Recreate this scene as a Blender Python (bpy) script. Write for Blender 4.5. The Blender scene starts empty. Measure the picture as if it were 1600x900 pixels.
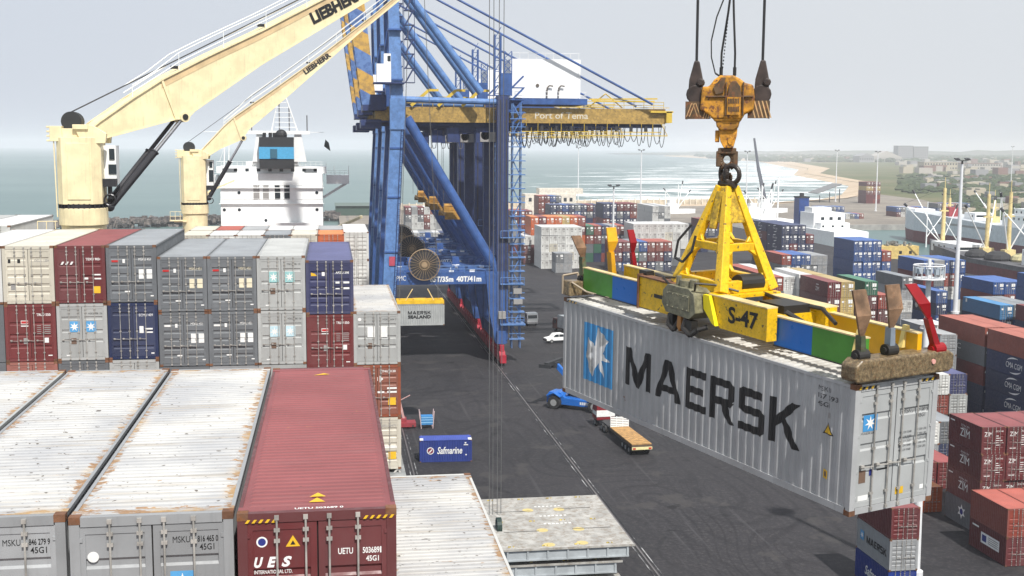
import bpy, bmesh, math, random
from mathutils import Vector, Matrix
R = math.radians
rnd = random.Random(7)
scene = bpy.context.scene
COL = scene.collection
PI = math.pi

# ------------------------------------------------------------------ mesh builder
class MB:
    def __init__(s): s.v=[]; s.f=[]; s.m=[]; s.slot=0
    def add(s, vs, fs):
        o=len(s.v); s.v += [tuple(v) for v in vs]
        for f in fs: s.f.append(tuple(i+o for i in f)); s.m.append(s.slot)
        return s
    def box(s, x0,x1,y0,y1,z0,z1):
        return s.add([(x0,y0,z0),(x1,y0,z0),(x1,y1,z0),(x0,y1,z0),(x0,y0,z1),(x1,y0,z1),(x1,y1,z1),(x0,y1,z1)],
            [(0,3,2,1),(4,5,6,7),(0,1,5,4),(1,2,6,5),(2,3,7,6),(3,0,4,7)])
    def cbox(s, c, d):
        return s.box(c[0]-d[0]/2,c[0]+d[0]/2,c[1]-d[1]/2,c[1]+d[1]/2,c[2]-d[2]/2,c[2]+d[2]/2)
    def beam(s, p, q, w, h, w2=None, h2=None, up=(0,0,1)):
        p=Vector(p); q=Vector(q); d=(q-p).normalized(); up=Vector(up)
        if abs(d.dot(up))>.98: up=Vector((1,0,0))
        a=d.cross(up).normalized(); b=a.cross(d).normalized()
        w2=w if w2 is None else w2; h2=h if h2 is None else h2
        vs=[]
        for P,W,Hh in ((p,w,h),(q,w2,h2)):
            for i,j in ((-1,-1),(1,-1),(1,1),(-1,1)): vs.append(P+a*(i*W/2)+b*(j*Hh/2))
        return s.add(vs,[(0,1,2,3),(7,6,5,4),(0,4,5,1),(1,5,6,2),(2,6,7,3),(3,7,4,0)])
    def cyl(s, p, q, r, n=10, r2=None):
        p=Vector(p); q=Vector(q); d=(q-p).normalized(); up=Vector((0,0,1)) if abs(d.z)<.98 else Vector((1,0,0))
        a=d.cross(up).normalized(); b=a.cross(d)
        r2=r if r2 is None else r2; vs=[]
        for P,rr in ((p,r),(q,r2)):
            for i in range(n):
                t=2*PI*i/n; vs.append(P+a*(math.cos(t)*rr)+b*(math.sin(t)*rr))
        fs=[tuple(range(n-1,-1,-1)),tuple(range(n,2*n))]
        for i in range(n): j=(i+1)%n; fs.append((i,j,n+j,n+i))
        return s.add(vs,fs)
    def tube(s, pts, r, n=6):
        for a,b in zip(pts[:-1],pts[1:]): s.cyl(a,b,r,n)
        return s
    def prism(s, poly, ax, a, b, T=None):
        # poly list of 2d; ax: axis of extrusion 'x','y','z'
        def P(u,v,w):
            q={'x':(w,u,v),'y':(u,w,v),'z':(u,v,w)}[ax]
            return T@Vector(q) if T else q
        n=len(poly); vs=[P(u,v,a) for u,v in poly]+[P(u,v,b) for u,v in poly]
        fs=[tuple(range(n)),tuple(range(2*n-1,n-1,-1))]
        for i in range(n): j=(i+1)%n; fs.append((j,i,n+i,n+j))
        return s.add(vs,fs)
    def sphere(s,c,r,n=10,m=6,sz=1):
        vs=[];fs=[]
        for i in range(m+1):
            for j in range(n):
                a=PI*i/m; t=2*PI*j/n
                vs.append((c[0]+r*math.sin(a)*math.cos(t),c[1]+r*math.sin(a)*math.sin(t),c[2]+r*sz*math.cos(a)))
        for i in range(m):
            for j in range(n):
                k=(j+1)%n; fs.append((i*n+j,(i+1)*n+j,(i+1)*n+k,i*n+k))
        return s.add(vs,fs)
    def torus(s,c,ax,Rr,r,n=20,m=8,a0=0,a1=2*PI):
        ax=Vector(ax).normalized(); up=Vector((0,0,1)) if abs(ax.z)<.9 else Vector((1,0,0))
        u=ax.cross(up).normalized(); w=ax.cross(u); pts=[]
        for i in range(n+1):
            t=a0+(a1-a0)*i/n; pts.append(Vector(c)+u*(math.cos(t)*Rr)+w*(math.sin(t)*Rr))
        return s.tube(pts,r,m)
    def mesh(s, name, mats):
        me=bpy.data.meshes.new(name); me.from_pydata(s.v,[],s.f)
        if not isinstance(mats,(list,tuple)): mats=[mats]
        for m in mats: me.materials.append(m)
        me.polygons.foreach_set('material_index', s.m)
        import bmesh
        bm=bmesh.new(); bm.from_mesh(me); bmesh.ops.recalc_face_normals(bm,faces=bm.faces); bm.to_mesh(me); bm.free()
        me.update(); return me
    def build(s, name, mats, parent=None, smooth=False):
        me=s.mesh(name,mats)
        if smooth: me.shade_smooth()
        return link(name,me,parent)
    def bevel(s,*a): return s

def link(name, me, parent=None):
    o=bpy.data.objects.new(name,me); COL.objects.link(o)
    if parent: o.parent=parent
    return o
def tag(o,label=None,cat=None,group=None,kind=None):
    if label: o['label']=label
    if cat: o['category']=cat
    if group: o['group']=group
    if kind: o['kind']=kind
    return o
def empty(name,loc=(0,0,0),rz=0,label=None,cat=None,group=None):
    o=bpy.data.objects.new(name,None); COL.objects.link(o); o.location=loc; o.rotation_euler=(0,0,rz)
    return tag(o,label,cat,group)
def bevel_mod(o,w,seg=2):
    m=o.modifiers.new('bevel','BEVEL'); m.width=w; m.segments=seg; m.limit_method='ANGLE'; m.angle_limit=R(40); return o

# ------------------------------------------------------------------ materials
def newmat(name):
    m=bpy.data.materials.new(name); m.use_nodes=True
    nt=m.node_tree; nt.nodes.clear()
    out=nt.nodes.new('ShaderNodeOutputMaterial'); b=nt.nodes.new('ShaderNodeBsdfPrincipled')
    nt.links.new(b.outputs[0],out.inputs[0]); return m,nt,b
def N(nt,t,**k):
    n=nt.nodes.new(t)
    for a,v in k.items(): setattr(n,a,v)
    return n
def coords(nt,scale=(1,1,1),rand=True,gen='Object'):
    tc=N(nt,'ShaderNodeTexCoord'); mp=N(nt,'ShaderNodeMapping'); mp.inputs['Scale'].default_value=scale
    if rand:
        oi=N(nt,'ShaderNodeObjectInfo'); mu=N(nt,'ShaderNodeVectorMath',operation='SCALE'); mu.inputs[0].default_value=(37,91,53)
        nt.links.new(oi.outputs['Random'],mu.inputs['Scale'])
        ad=N(nt,'ShaderNodeVectorMath',operation='ADD'); nt.links.new(tc.outputs[gen],ad.inputs[0]); nt.links.new(mu.outputs[0],ad.inputs[1])
        nt.links.new(ad.outputs[0],mp.inputs[0])
    else: nt.links.new(tc.outputs[gen],mp.inputs[0])
    return mp.outputs[0]
def noise(nt,vec,scale,detail=4,rough=.55):
    n=N(nt,'ShaderNodeTexNoise'); n.inputs['Scale'].default_value=scale; n.inputs['Detail'].default_value=detail; n.inputs['Roughness'].default_value=rough
    nt.links.new(vec,n.inputs['Vector']); return n.outputs['Fac']
def ramp(nt,fac,a,b,ca=0,cb=1):
    r=N(nt,'ShaderNodeMapRange'); r.inputs[1].default_value=a; r.inputs[2].default_value=b; r.inputs[3].default_value=ca; r.inputs[4].default_value=cb
    r.interpolation_type='SMOOTHSTEP'; nt.links.new(fac,r.inputs[0]); return r.outputs[0]
def mix(nt,fac,a,b,blend='MIX'):
    m=N(nt,'ShaderNodeMix',data_type='RGBA',blend_type=blend)
    for i,v in ((0,fac),(6,a),(7,b)):
        if isinstance(v,(int,float)): m.inputs[i].default_value=v
        elif isinstance(v,(tuple,list)): m.inputs[i].default_value=(*v[:3],1)
        else: nt.links.new(v,m.inputs[i])
    return m.outputs[2]
def mth(nt,op,a,b=0,c=None):
    m=N(nt,'ShaderNodeMath',operation=op)
    for i,v in ((0,a),(1,b),(2,c)):
        if v is None: continue
        if isinstance(v,(int,float)): m.inputs[i].default_value=v
        else: nt.links.new(v,m.inputs[i])
    return m.outputs[0]
def bump(nt,bsdf,h,strength=.2,dist=.02):
    b=N(nt,'ShaderNodeBump'); b.inputs['Strength'].default_value=strength; b.inputs['Distance'].default_value=dist
    nt.links.new(h,b.inputs['Height']); nt.links.new(b.outputs[0],bsdf.inputs['Normal'])
RUST=(.16,.06,.022); RUSTD=(.07,.03,.015)
_mc={}
def paint(name,c,rough=.5,rust=0.0,var=.12,streak=False,spots=0.0,fine=1.0,dirt=None,dirtamt=0.0,metal=0.0,each=0.0):
    """painted steel: tone variation, rust patches (rust 0..1), vertical or flat streaks, small dark spots"""
    if name in _mc: return _mc[name]
    m,nt,b=newmat(name)
    v=coords(nt)
    n1=noise(nt,v,.9*fine,5,.6)
    lo=tuple(x*(1-var*1.6) for x in c); hi=tuple(min(1,x*(1+var)) for x in c)
    col=mix(nt,ramp(nt,n1,.3,.7),lo,hi)
    if each:
        oi=N(nt,'ShaderNodeObjectInfo'); col=mix(nt,mth(nt,'MULTIPLY',oi.outputs['Random'],each),col,tuple(x*.72+.05 for x in c))
        r2_=mth(nt,'FRACT',mth(nt,'MULTIPLY',oi.outputs['Random'],17.3)); col=mix(nt,mth(nt,'MULTIPLY',r2_,each*.6),col,tuple(x*.45 for x in c))
    if streak:
        sv=coords(nt,(5,5,.45)); n2=noise(nt,sv,1.6,4,.6)
        col=mix(nt,ramp(nt,n2,.52,.78,0,.45),col,tuple(x*.5+.03 for x in c))
    if dirt:
        n4=noise(nt,v,2.3*fine,6,.7); col=mix(nt,ramp(nt,n4,.42,.7,0,dirtamt),col,dirt)
    if rust>0:
        n3=noise(nt,v,2.6*fine,8,.72); t=.74-.3*rust
        rf=ramp(nt,n3,t,t+.07)
        n5=noise(nt,v,14*fine,4,.6); rc=mix(nt,n5,RUSTD,(.26,.10,.035))
        col=mix(nt,rf,col,rc)
    if spots>0:
        n6=noise(nt,v,9,2,.5); col=mix(nt,ramp(nt,n6,.73-.06*spots,.76-.06*spots,0,.8),col,(.05,.04,.035))
    nt.links.new(col,b.inputs['Base Color']); b.inputs['Metallic'].default_value=metal
    n7=noise(nt,v,4,3,.6); rr=ramp(nt,n7,.3,.7,max(.05,rough-.1),min(1,rough+.15)); nt.links.new(rr,b.inputs['Roughness'])
    bump(nt,b,n1,.15,.02)
    _mc[name]=m; return m
def plain(name,c,rough=.6,metal=0):
    if name in _mc: return _mc[name]
    m,nt,b=newmat(name); v=coords(nt); n1=noise(nt,v,3,3)
    nt.links.new(mix(nt,ramp(nt,n1,.3,.7),tuple(x*.85 for x in c),c),b.inputs['Base Color'])
    b.inputs['Roughness'].default_value=rough; b.inputs['Metallic'].default_value=metal
    _mc[name]=m; return m

CN={'m':('maroon',(.13,.018,.02)),'r':('red brown',(.24,.045,.028)),'t':('terracotta',(.26,.065,.04)),'o':('orange',(.58,.12,.025)),
    'n':('navy',(.017,.028,.085)),'b':('blue',(.02,.075,.25)),'l':('light blue',(.025,.15,.32)),'g':('grey',(.33,.34,.35)),
    'k':('slate grey',(.15,.162,.175)),'w':('white',(.72,.72,.69)),'e':('green',(.03,.13,.075)),'y':('yellow',(.5,.36,.12)),
    'p':('lilac navy',(.04,.045,.12)),'c':('cream',(.62,.58,.48)),'s':('salmon',(.36,.13,.10)),'a':('pale grey',(.42,.43,.42)),
    'R':('deep red',(.17,.022,.022)),'B':('bright blue',(.01,.035,.24)),'q':('dull brown',(.25,.07,.035))}
def side_mat(k):
    n,c=CN[k]; return paint('container '+n,c,.45,.2,.10,streak=True,each=.75)
def roof_mat(k,old=False):
    if k=='W': return white_roof()
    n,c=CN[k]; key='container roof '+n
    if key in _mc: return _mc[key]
    g=sum(c)/3; f=tuple(min(.56,x*1.4+.045) for x in c) if g<.3 else tuple(min(.60,x*.75+.08) for x in c)   # dark paints made paler to imitate bright glare on the roofs
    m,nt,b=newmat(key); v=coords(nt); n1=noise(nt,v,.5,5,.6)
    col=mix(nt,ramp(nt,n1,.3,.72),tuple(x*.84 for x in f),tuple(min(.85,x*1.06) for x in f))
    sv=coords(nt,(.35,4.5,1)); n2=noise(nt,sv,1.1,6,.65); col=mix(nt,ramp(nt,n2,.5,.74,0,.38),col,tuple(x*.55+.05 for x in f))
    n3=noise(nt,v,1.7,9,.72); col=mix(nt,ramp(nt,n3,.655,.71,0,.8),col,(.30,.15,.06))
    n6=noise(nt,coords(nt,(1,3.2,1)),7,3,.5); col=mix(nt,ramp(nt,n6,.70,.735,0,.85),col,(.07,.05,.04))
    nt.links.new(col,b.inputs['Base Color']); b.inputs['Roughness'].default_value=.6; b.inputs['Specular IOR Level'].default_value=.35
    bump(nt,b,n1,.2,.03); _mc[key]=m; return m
def white_roof():
    key='worn white roof'
    if key in _mc: return _mc[key]
    m,nt,b=newmat(key); v=coords(nt); n1=noise(nt,v,.35,5,.6)
    col=mix(nt,ramp(nt,n1,.35,.68),(.34,.345,.355),(.50,.495,.475))
    n2=noise(nt,coords(nt,(.30,6,1)),1.0,6,.65); col=mix(nt,ramp(nt,n2,.50,.68,0,.7),col,(.30,.27,.23))
    sp=N(nt,'ShaderNodeSeparateXYZ'); tc=N(nt,'ShaderNodeTexCoord'); nt.links.new(tc.outputs['Object'],sp.inputs[0])
    ex=ramp(nt,mth(nt,'ABSOLUTE',sp.outputs[0]),.85,1.2); ey=ramp(nt,mth(nt,'ABSOLUTE',sp.outputs[1]),5.35,6.05)
    ed=mth(nt,'MAXIMUM',ex,ey); n3=noise(nt,coords(nt,(1,2.6,1)),2.2,9,.72)
    rf=ramp(nt,mth(nt,'ADD',n3,mth(nt,'MULTIPLY',ed,.20)),.65,.70); n5=noise(nt,v,11,4,.6)
    col=mix(nt,mth(nt,'MULTIPLY',rf,.85),col,mix(nt,n5,(.10,.045,.02),(.45,.24,.08)))
    n7=noise(nt,v,1.3,4,.6); col=mix(nt,mth(nt,'MULTIPLY',ramp(nt,n7,.5,.65,0,.45),ed),col,(.48,.33,.15))
    n6=noise(nt,coords(nt,(1.0,2.4,1)),8,3,.5); col=mix(nt,ramp(nt,n6,.66,.69,0,.9),col,(.06,.045,.035))
    nt.links.new(col,b.inputs['Base Color']); b.inputs['Roughness'].default_value=.65; b.inputs['Specular IOR Level'].default_value=.3
    bump(nt,b,n1,.25,.03); _mc[key]=m; return m
RUSTY=paint('rusty steel',(.16,.075,.04),.75,.7,.3,fine=2)
ROD=paint('galvanised rod',(.42,.40,.37),.4,.25,.2,fine=3,metal=.3)
WHITE=plain('white marking',(.8,.8,.78)); BLACK=plain('black marking',(.012,.012,.013)); RUBBER=plain('black rubber',(.02,.02,.021),.8)
YEL=plain('yellow marking',(.75,.45,.02)); SKYB=plain('pale blue logo',(.09,.33,.62)); REDM=plain('red marking',(.5,.02,.02))
GASKET=plain('dark gasket',(.015,.014,.013),.8); GLASS=plain('dark glass',(.02,.028,.035),.1)
NAVYM=plain('navy marking',(.02,.03,.2)); GREYMARK=plain('grey marking',(.30,.29,.28)); BROWNM=plain('brown plate',(.16,.1,.07))

# ------------------------------------------------------------------ lettering
_tc={}
def text_me(s,size,mat,bold=.0,shear=0,align='LEFT',sx=1.0):
    key=(s,size,mat.name,bold,shear,align,sx)
    if key in _tc: return _tc[key]
    cu=bpy.data.curves.new('lettering','FONT'); cu.body=s; cu.size=size; cu.offset=bold; cu.shear=shear; cu.align_x=align; cu.align_y='CENTER'; cu.resolution_u=3
    ob=bpy.data.objects.new('tmp',cu); COL.objects.link(ob)
    dg=bpy.context.evaluated_depsgraph_get(); me=bpy.data.meshes.new_from_object(ob.evaluated_get(dg))
    bpy.data.objects.remove(ob); me.materials.clear(); me.materials.append(mat)
    if sx!=1: me.transform(Matrix.Diagonal((sx,1,1,1)))
    me.name='lettering'; _tc[key]=me; return me
def frame3(origin,xd,yd):
    x=Vector(xd).normalized(); y=Vector(yd).normalized(); z=x.cross(y)
    return Matrix(((x.x,y.x,z.x,origin[0]),(x.y,y.y,z.y,origin[1]),(x.z,y.z,z.z,origin[2]),(0,0,0,1)))
def put(me,parent,origin,xd=(1,0,0),yd=(0,0,1),name='lettering'):
    o=link(name,me,parent); o.matrix_local=frame3(origin,xd,yd); return o
def words(s,size,mat,parent,origin,xd=(1,0,0),yd=(0,0,1),**k):
    return put(text_me(s,size,mat,**k),parent,origin,xd,yd)
def decal(parts,parent,origin,xd=(1,0,0),yd=(0,0,1),name='marking'):
    """flat shapes: list of (material, polygon2d, lift); marks that overlap stay one object"""
    groups=[]
    for p in parts:
        xs=[u for u,_ in p[1]]; ys=[v for _,v in p[1]]; bb=[min(xs),min(ys),max(xs),max(ys)]; hit=None
        for g in groups:
            b=g[0]
            if bb[0]<b[2] and bb[2]>b[0] and bb[1]<b[3] and bb[3]>b[1]: hit=g; break
        if hit: hit[1].append(p); hit[0]=[min(hit[0][0],bb[0]),min(hit[0][1],bb[1]),max(hit[0][2],bb[2]),max(hit[0][3],bb[3])]
        else: groups.append([bb,[p]])
    o=None
    for _,ps in groups:
        vs=[];fs=[];ms=[];mats=[]
        for mat,poly,lift in ps:
            if mat not in mats: mats.append(mat)
            b=len(vs); vs+=[(u,v,lift) for u,v in poly]; fs.append(tuple(range(b,len(vs)))); ms.append(mats.index(mat))
        me=bpy.data.meshes.new(name); me.from_pydata(vs,[],fs)
        for m in mats: me.materials.append(m)
        me.polygons.foreach_set('material_index',ms); o=put(me,parent,origin,xd,yd,name)
    return o
def rect(x0,y0,x1,y1): return [(x0,y0),(x1,y0),(x1,y1),(x0,y1)]
def star(cx,cy,r,ri=.38,n=7,a0=PI/2): 
    return [(cx+(r if i%2==0 else r*ri)*math.cos(a0+PI*i/n),cy+(r if i%2==0 else r*ri)*math.sin(a0+PI*i/n)) for i in range(2*n)]
def disc(cx,cy,r,n=20): return [(cx+r*math.cos(2*PI*i/n),cy+r*math.sin(2*PI*i/n)) for i in range(n)]

# ------------------------------------------------------------------ containers
W=2.438
PIT=.278; DEP=.036
def knots(L,p=PIT):
    """corrugation profile along the length: (t, depth)"""
    n=int(L/p); p=L/n; out=[]
    for i in range(n):
        b=i*p; out += [(b,0),(b+p*.26,0),(b+p*.5,DEP),(b+p*.76,DEP)]
    out.append((L,0)); return out
def prof(t,L,p=PIT):
    n=int(L/p); p=L/n; f=(t%p)/p
    return 0 if f<.26 else (f-.26)/.24*DEP if f<.5 else DEP if f<.76 else (1-f)/.24*DEP
def body_mb(L,H,lod=0):
    """frame, corrugated sides, front end; slots 0 side paint 1 roof 2 rusty steel 3 gasket"""
    mb=MB(); hw=W/2; hl=L/2; e=.012
    # corner castings
    mb.slot=2 if lod<2 else 0
    cc=.17
    for sx in (-1,1):
        for sy in (-1,1):
            for z in (0,H-.118):
                x0=sx*hw; y0=sy*hl
                mb.box(min(x0,x0-sx*cc),max(x0,x0-sx*cc),min(y0,y0-sy*cc),max(y0,y0-sy*cc),z,z+.118)
    mb.slot=0
    for sx in (-1,1):
        for sy in (-1,1):
            x0=sx*(hw-.004); y0=sy*(hl-.004); mb.box(min(x0,x0-sx*.15),max(x0,x0-sx*.15),min(y0,y0-sy*.12),max(y0,y0-sy*.12),.118,H-.118)
        # rails
        x0=sx*(hw-.004); mb.box(min(x0,x0-sx*.05),max(x0,x0-sx*.05),-hl+.17,hl-.17,.02,.17)
        mb.box(min(x0,x0-sx*.06),max(x0,x0-sx*.06),-hl+.17,hl-.17,H-.09,H-.02)
        y0=sx*(hl-.006)
        mb.box(-hw+.17,hw-.17,min(y0,y0-sx*.1),max(y0,y0-sx*.1),.02,.16); mb.box(-hw+.17,hw-.17,min(y0,y0-sx*.12),max(y0,y0-sx*.12),H-.16,H-.01)
        # corrugated side
        if lod<2:
            kn=knots(L-.24); vs=[]; 
            for t,d in kn:
                X=sx*(hw-.014-d); y=-hl+.12+t; vs += [(X,y,.165),(X,y,H-.085)]
            mb.add(vs,[(2*i,2*i+2,2*i+3,2*i+1) for i in range(len(kn)-1)])
        else: mb.box(min(x0*.985,x0*.98),max(x0*.985,x0*.98),-hl+.12,hl-.12,.165,H-.085)
    # closed end (+y), corrugated
    kn=knots(W-.3); vs=[]
    for t,d in kn: vs += [(-hw+.15+t,hl-.014-d,.16),(-hw+.15+t,hl-.014-d,H-.15)]
    mb.add(vs,[(2*i,2*i+2,2*i+3,2*i+1) for i in range(len(kn)-1)])
    # behind the doors and floor
    mb.slot=3; mb.box(-hw+.14,hw-.14,-hl+.10,-hl+.12,.15,H-.15); mb.slot=0
    mb.box(-hw+.05,hw-.05,-hl+.15,hl-.15,.14,.16)
    return mb
def roof_mb(L,H,lod=0):
    mb=MB(); hw=W/2; hl=L/2; zt=H-.022
    x0,x1=-hw+.05,hw-.05
    mb.box(-hw+.004,hw-.004,-hl+.12,-hl+.36,zt-.012,zt+.012); mb.box(-hw+.004,hw-.004,hl-.36,hl-.12,zt-.012,zt+.012)
    if lod<2:
        Lr=L-.72; n=int(Lr/.209); p=Lr/n; ks=[]
        for i in range(n): b=-hl+.36+i*p; ks += [(b,0),(b+p*.3,0),(b+p*.42,.02),(b+p*.88,.02)]
        ks.append((hl-.36,0)); xs=[-hw+.004,-hw+.14,-hw+.2,hw-.2,hw-.14,hw-.004]; am=[0,0,1,1,0,0]
        vs=[]; 
        for y,d in ks:
            for x,a in zip(xs,am): vs.append((x,y,zt-.01+d*a))
        mb.add(vs,[(6*i+j,6*i+j+1,6*i+j+7,6*i+j+6) for i in range(len(ks)-1) for j in range(5)])
    else: mb.box(-hw+.004,hw-.004,-hl+.36,hl-.36,zt-.012,zt+.01)
    return mb
def door_mb(sx,H,style,lod=0):
    """one door leaf, x centre at sx*0.545; slots 0 paint 1 gasket 2 rod"""
    mb=MB(); x0,x1=(-1.085,-.012) if sx<0 else (.012,1.085); z0,z1=.17,H-.17
    mb.slot=1; mb.box(x0-.012,x1+.012,.05,.06,z0-.01,z1+.01)
    mb.slot=0; f=.1
    mb.box(x0,x0+f,0,.05,z0,z1); mb.box(x1-f,x1,0,.05,z0,z1); mb.box(x0+f,x1-f,0,.05,z0,z0+.11); mb.box(x0+f,x1-f,0,.05,z1-.11,z1)
    bands={'five':[.16,.34,.52,.72,.88],'three':[.30,.55,.80],'maersk':[.20,.48,.69],'two':[.33,.66],'top':[.12,.5,.85]}[style]
    zi0,zi1=z0+.11,z1-.11; hh=zi1-zi0; kn=[(0,.012)]
    for b in bands:
        c=b*hh; kn += [(c-.085,.012),(c-.045,.045),(c+.045,.045),(c+.085,.012)]
    kn.append((hh,.012)); vs=[]
    for t,d in kn: z=zi1-t; vs += [(x0+f,d,z),(x1-f,d,z)]
    mb.add(vs,[(2*i,2*i+1,2*i+3,2*i+2) for i in range(len(kn)-1)])
    for z in (z0+.2,z0+hh*.34,z0+hh*.68,z1-.2):   # hinges on the outer edge
        xx=x0 if sx<0 else x1; mb.box(xx-.06,xx+.06,-.015,.0,z-.03,z+.03)
    return mb
def rod_mb(x,H,side):
    mb=MB(); mb.cyl((x,-.035,.07),(x,-.035,H-.05),.017,8)
    for z in (.1,H-.08): mb.cbox((x,-.03,z),(.07,.05,.07))
    for z in (.45,H*.5,H-.45,H-.28): mb.cbox((x,-.022,z),(.09,.04,.055))
    mb.beam((x,-.05,1.05),(x+side*.36,-.055,1.08),.03,.02); mb.cbox((x+side*.3,-.03,1.07),(.08,.05,.08))
    return mb
_cm={}
def cmesh(kind,L,H,k,lod,style='five'):
    key=(kind,round(L,1),round(H,2),k,lod,style)
    if key in _cm: return _cm[key]
    if kind=='body':
        mb=body_mb(L,H,lod)
        if lod>=2:
            mb.slot=1; r=roof_mb(L,H,lod); mb.add(r.v,r.f)
            for sx in (-1,1):
                for kk,sl in ((0,0),(1,3),(2,2)):
                    d=door_mb(sx,H,style,lod); idx=[i for i,mm in enumerate(d.m) if mm==kk]
                    mb.slot=sl; mb.add([(v[0],v[1]-L/2+.02,v[2]) for v in d.v],[d.f[i] for i in idx])
            mb.slot=4
            for x in (-.62,-.18,.18,.62): mb.box(x-.025,x+.025,-L/2-.03,-L/2+.0,.1,H-.08)
            mb.slot=5; 
            for (a,b,c,d) in ((.12,.62,.95,.86),(-.95,.66,-.55,.78),(.35,.42,.95,.5)): mb.box(a,c,-L/2-.002,-L/2+.01,H*b,H*d)
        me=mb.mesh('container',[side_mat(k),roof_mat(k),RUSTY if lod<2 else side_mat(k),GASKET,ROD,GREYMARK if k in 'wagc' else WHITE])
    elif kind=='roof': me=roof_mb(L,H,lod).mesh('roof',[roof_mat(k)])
    elif kind[:4]=='door': 
        mb=door_mb(-1 if kind[-1]=='l' else 1,H,style)
        if lod==1:
            mb.slot=2
            for x in ((-.62,-.18) if kind[-1]=='l' else (.18,.62)):
                r=rod_mb(x,H,1); mb.add(r.v,r.f)
        me=mb.mesh('door',[side_mat(k),GASKET,ROD])
    elif kind[:3]=='rod': me=rod_mb(float(kind[3:]),H,-1 if float(kind[3:]) in (-.18,.62) else -1).mesh('locking_bar',[ROD])
    _cm[key]=me; return me
far={}
def merged(x,y,z,L,H,k,style):
    me=cmesh('body',L,H,k,2,style); base=len(far.setdefault('v',[])); far['v']+=[(v.co.x+x,v.co.y+y,v.co.z+z) for v in me.vertices]
    ms=far.setdefault('mats',[]); idx=[]
    for m in me.materials:
        if m not in ms: ms.append(m)
        idx.append(ms.index(m))
    for p in me.polygons: far.setdefault('f',[]).append(tuple(i+base for i in p.vertices)); far.setdefault('m',[]).append(idx[p.material_index])
def container(x,y,z,L,H,k,label,group=None,lod=1,style='five',M=None):
    """x,y = centre, z = underside, doors face -y"""
    nm='shipping_container'
    o=link(nm,cmesh('body',L,H,k,lod,style)); o.location=(x,y,z)
    if M is not None: o.matrix_world=M
    tag(o,label,'container',group)
    if lod<2:
        link('roof',cmesh('roof',L,H,k,lod,style),o)
        for s in 'lr':
            d=link('door',cmesh('door'+s,L,H,k,lod,style),o); d.location=(0,-L/2+.02,0)
            if lod==0:
                for xx in ((-.62,-.18) if s=='l' else (.18,.62)): link('locking_bar',cmesh('rod%s'%xx,L,H,k,0),d)
    return o
# hidden lower tiers: one plain mass of boxes per colour
hid={}
def hidden(x,y,z,L,H,k): hid.setdefault(k,MB()).box(x-W/2,x+W/2,y-L/2,y+L/2,z+.01,z+H-.01)
ORD=['top','second','third','fourth','fifth','sixth']
COLN=['first','second','third','fourth','fifth','sixth','seventh','eighth','ninth']
marks=[]
def block(desc,X,Y,top,nz,nx,rows,L=12.19,vt=2,lod=2,ny=1,step=2.5,style='five',base=0,back=None,drop=None,group=None):
    """rows: list of strings (tier from the top) of colour letters per column; drop: tiers missing per column"""
    H=(top-base)/nz; out={}
    for j in range(ny):
        for c in range(nx):
            d=(drop or [0]*nx)[c]
            for t in range(nz-d):
                tt=t+d
                rr=rows if j==0 else (back or rows)
                k=rr[min(t if drop else tt,len(rr)-1)][c] if (t<len(rr)) else rr[-1][(c+t)%nx]
                cx=X+W/2+c*step+rnd.uniform(-.03,.03); cy=Y+L/2+j*(L+.4)+rnd.uniform(-.16,.16); z=base+(nz-1-tt)*H
                if lod==3: merged(cx,cy,z,L,H,k,style) if t<vt else hidden(cx,cy,z,L,H,k)
                elif t<(vt if j==0 else min(vt,3)):
                    col=('%s column from left'%COLN[c]) if nx>1 else ''
                    bits=['%s-tier %s container'%(ORD[t],CN[k][0])]
                    if nx>1: bits.append(COLN[c]+' column')
                    if ny>1: bits.append('front bay' if j==0 else 'rear bay')
                    lab=', '.join(bits)+', '+desc
                    out[(j,t,c)]=container(cx,cy,z,L,H,k,lab,group or 'containers stacked in the yard',lod,style)
                else: hidden(cx,cy,z,L,H,k)
    return out

# side-face text on -x face: reading direction is -y
def side_words(o,s,size,mat,t,z,L=12.19,**k):
    return words(s,size,mat,o,(-W/2-.006,L/2-t,z),(0,-1,0),(0,0,1),**k)
def door_words(o,s,size,mat,x,z,L=12.19,**k):
    return words(s,size,mat,o,(x,-L/2-.006,z),**k)
def door_decal(o,parts,L=12.19):
    hi=[p for p in parts if min(v for _,v in p[1])>2.7]; lo=[p for p in parts if p not in hi]
    if hi: decal(hi,o,(0,-L/2-.002,0))
    if lo: decal(lo,o,(0,-L/2+.0295,0))

# ================================================================== CAMERA
H0=36.3; YAW=-.152; PITCH=.118; ROLL=.005
cam=bpy.data.cameras.new('camera'); co=bpy.data.objects.new('camera',cam); COL.objects.link(co); scene.camera=co
cam.sensor_width=36; cam.lens=36*1862/1600; cam.clip_start=.5; cam.clip_end=60000
co.location=(0,0,H0)
co.matrix_world=Matrix.Translation((0,0,H0))@Matrix.Rotation(YAW,4,'Z')@Matrix.Rotation(PI/2-PITCH,4,'X')@Matrix.Rotation(ROLL,4,'Z')

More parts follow.
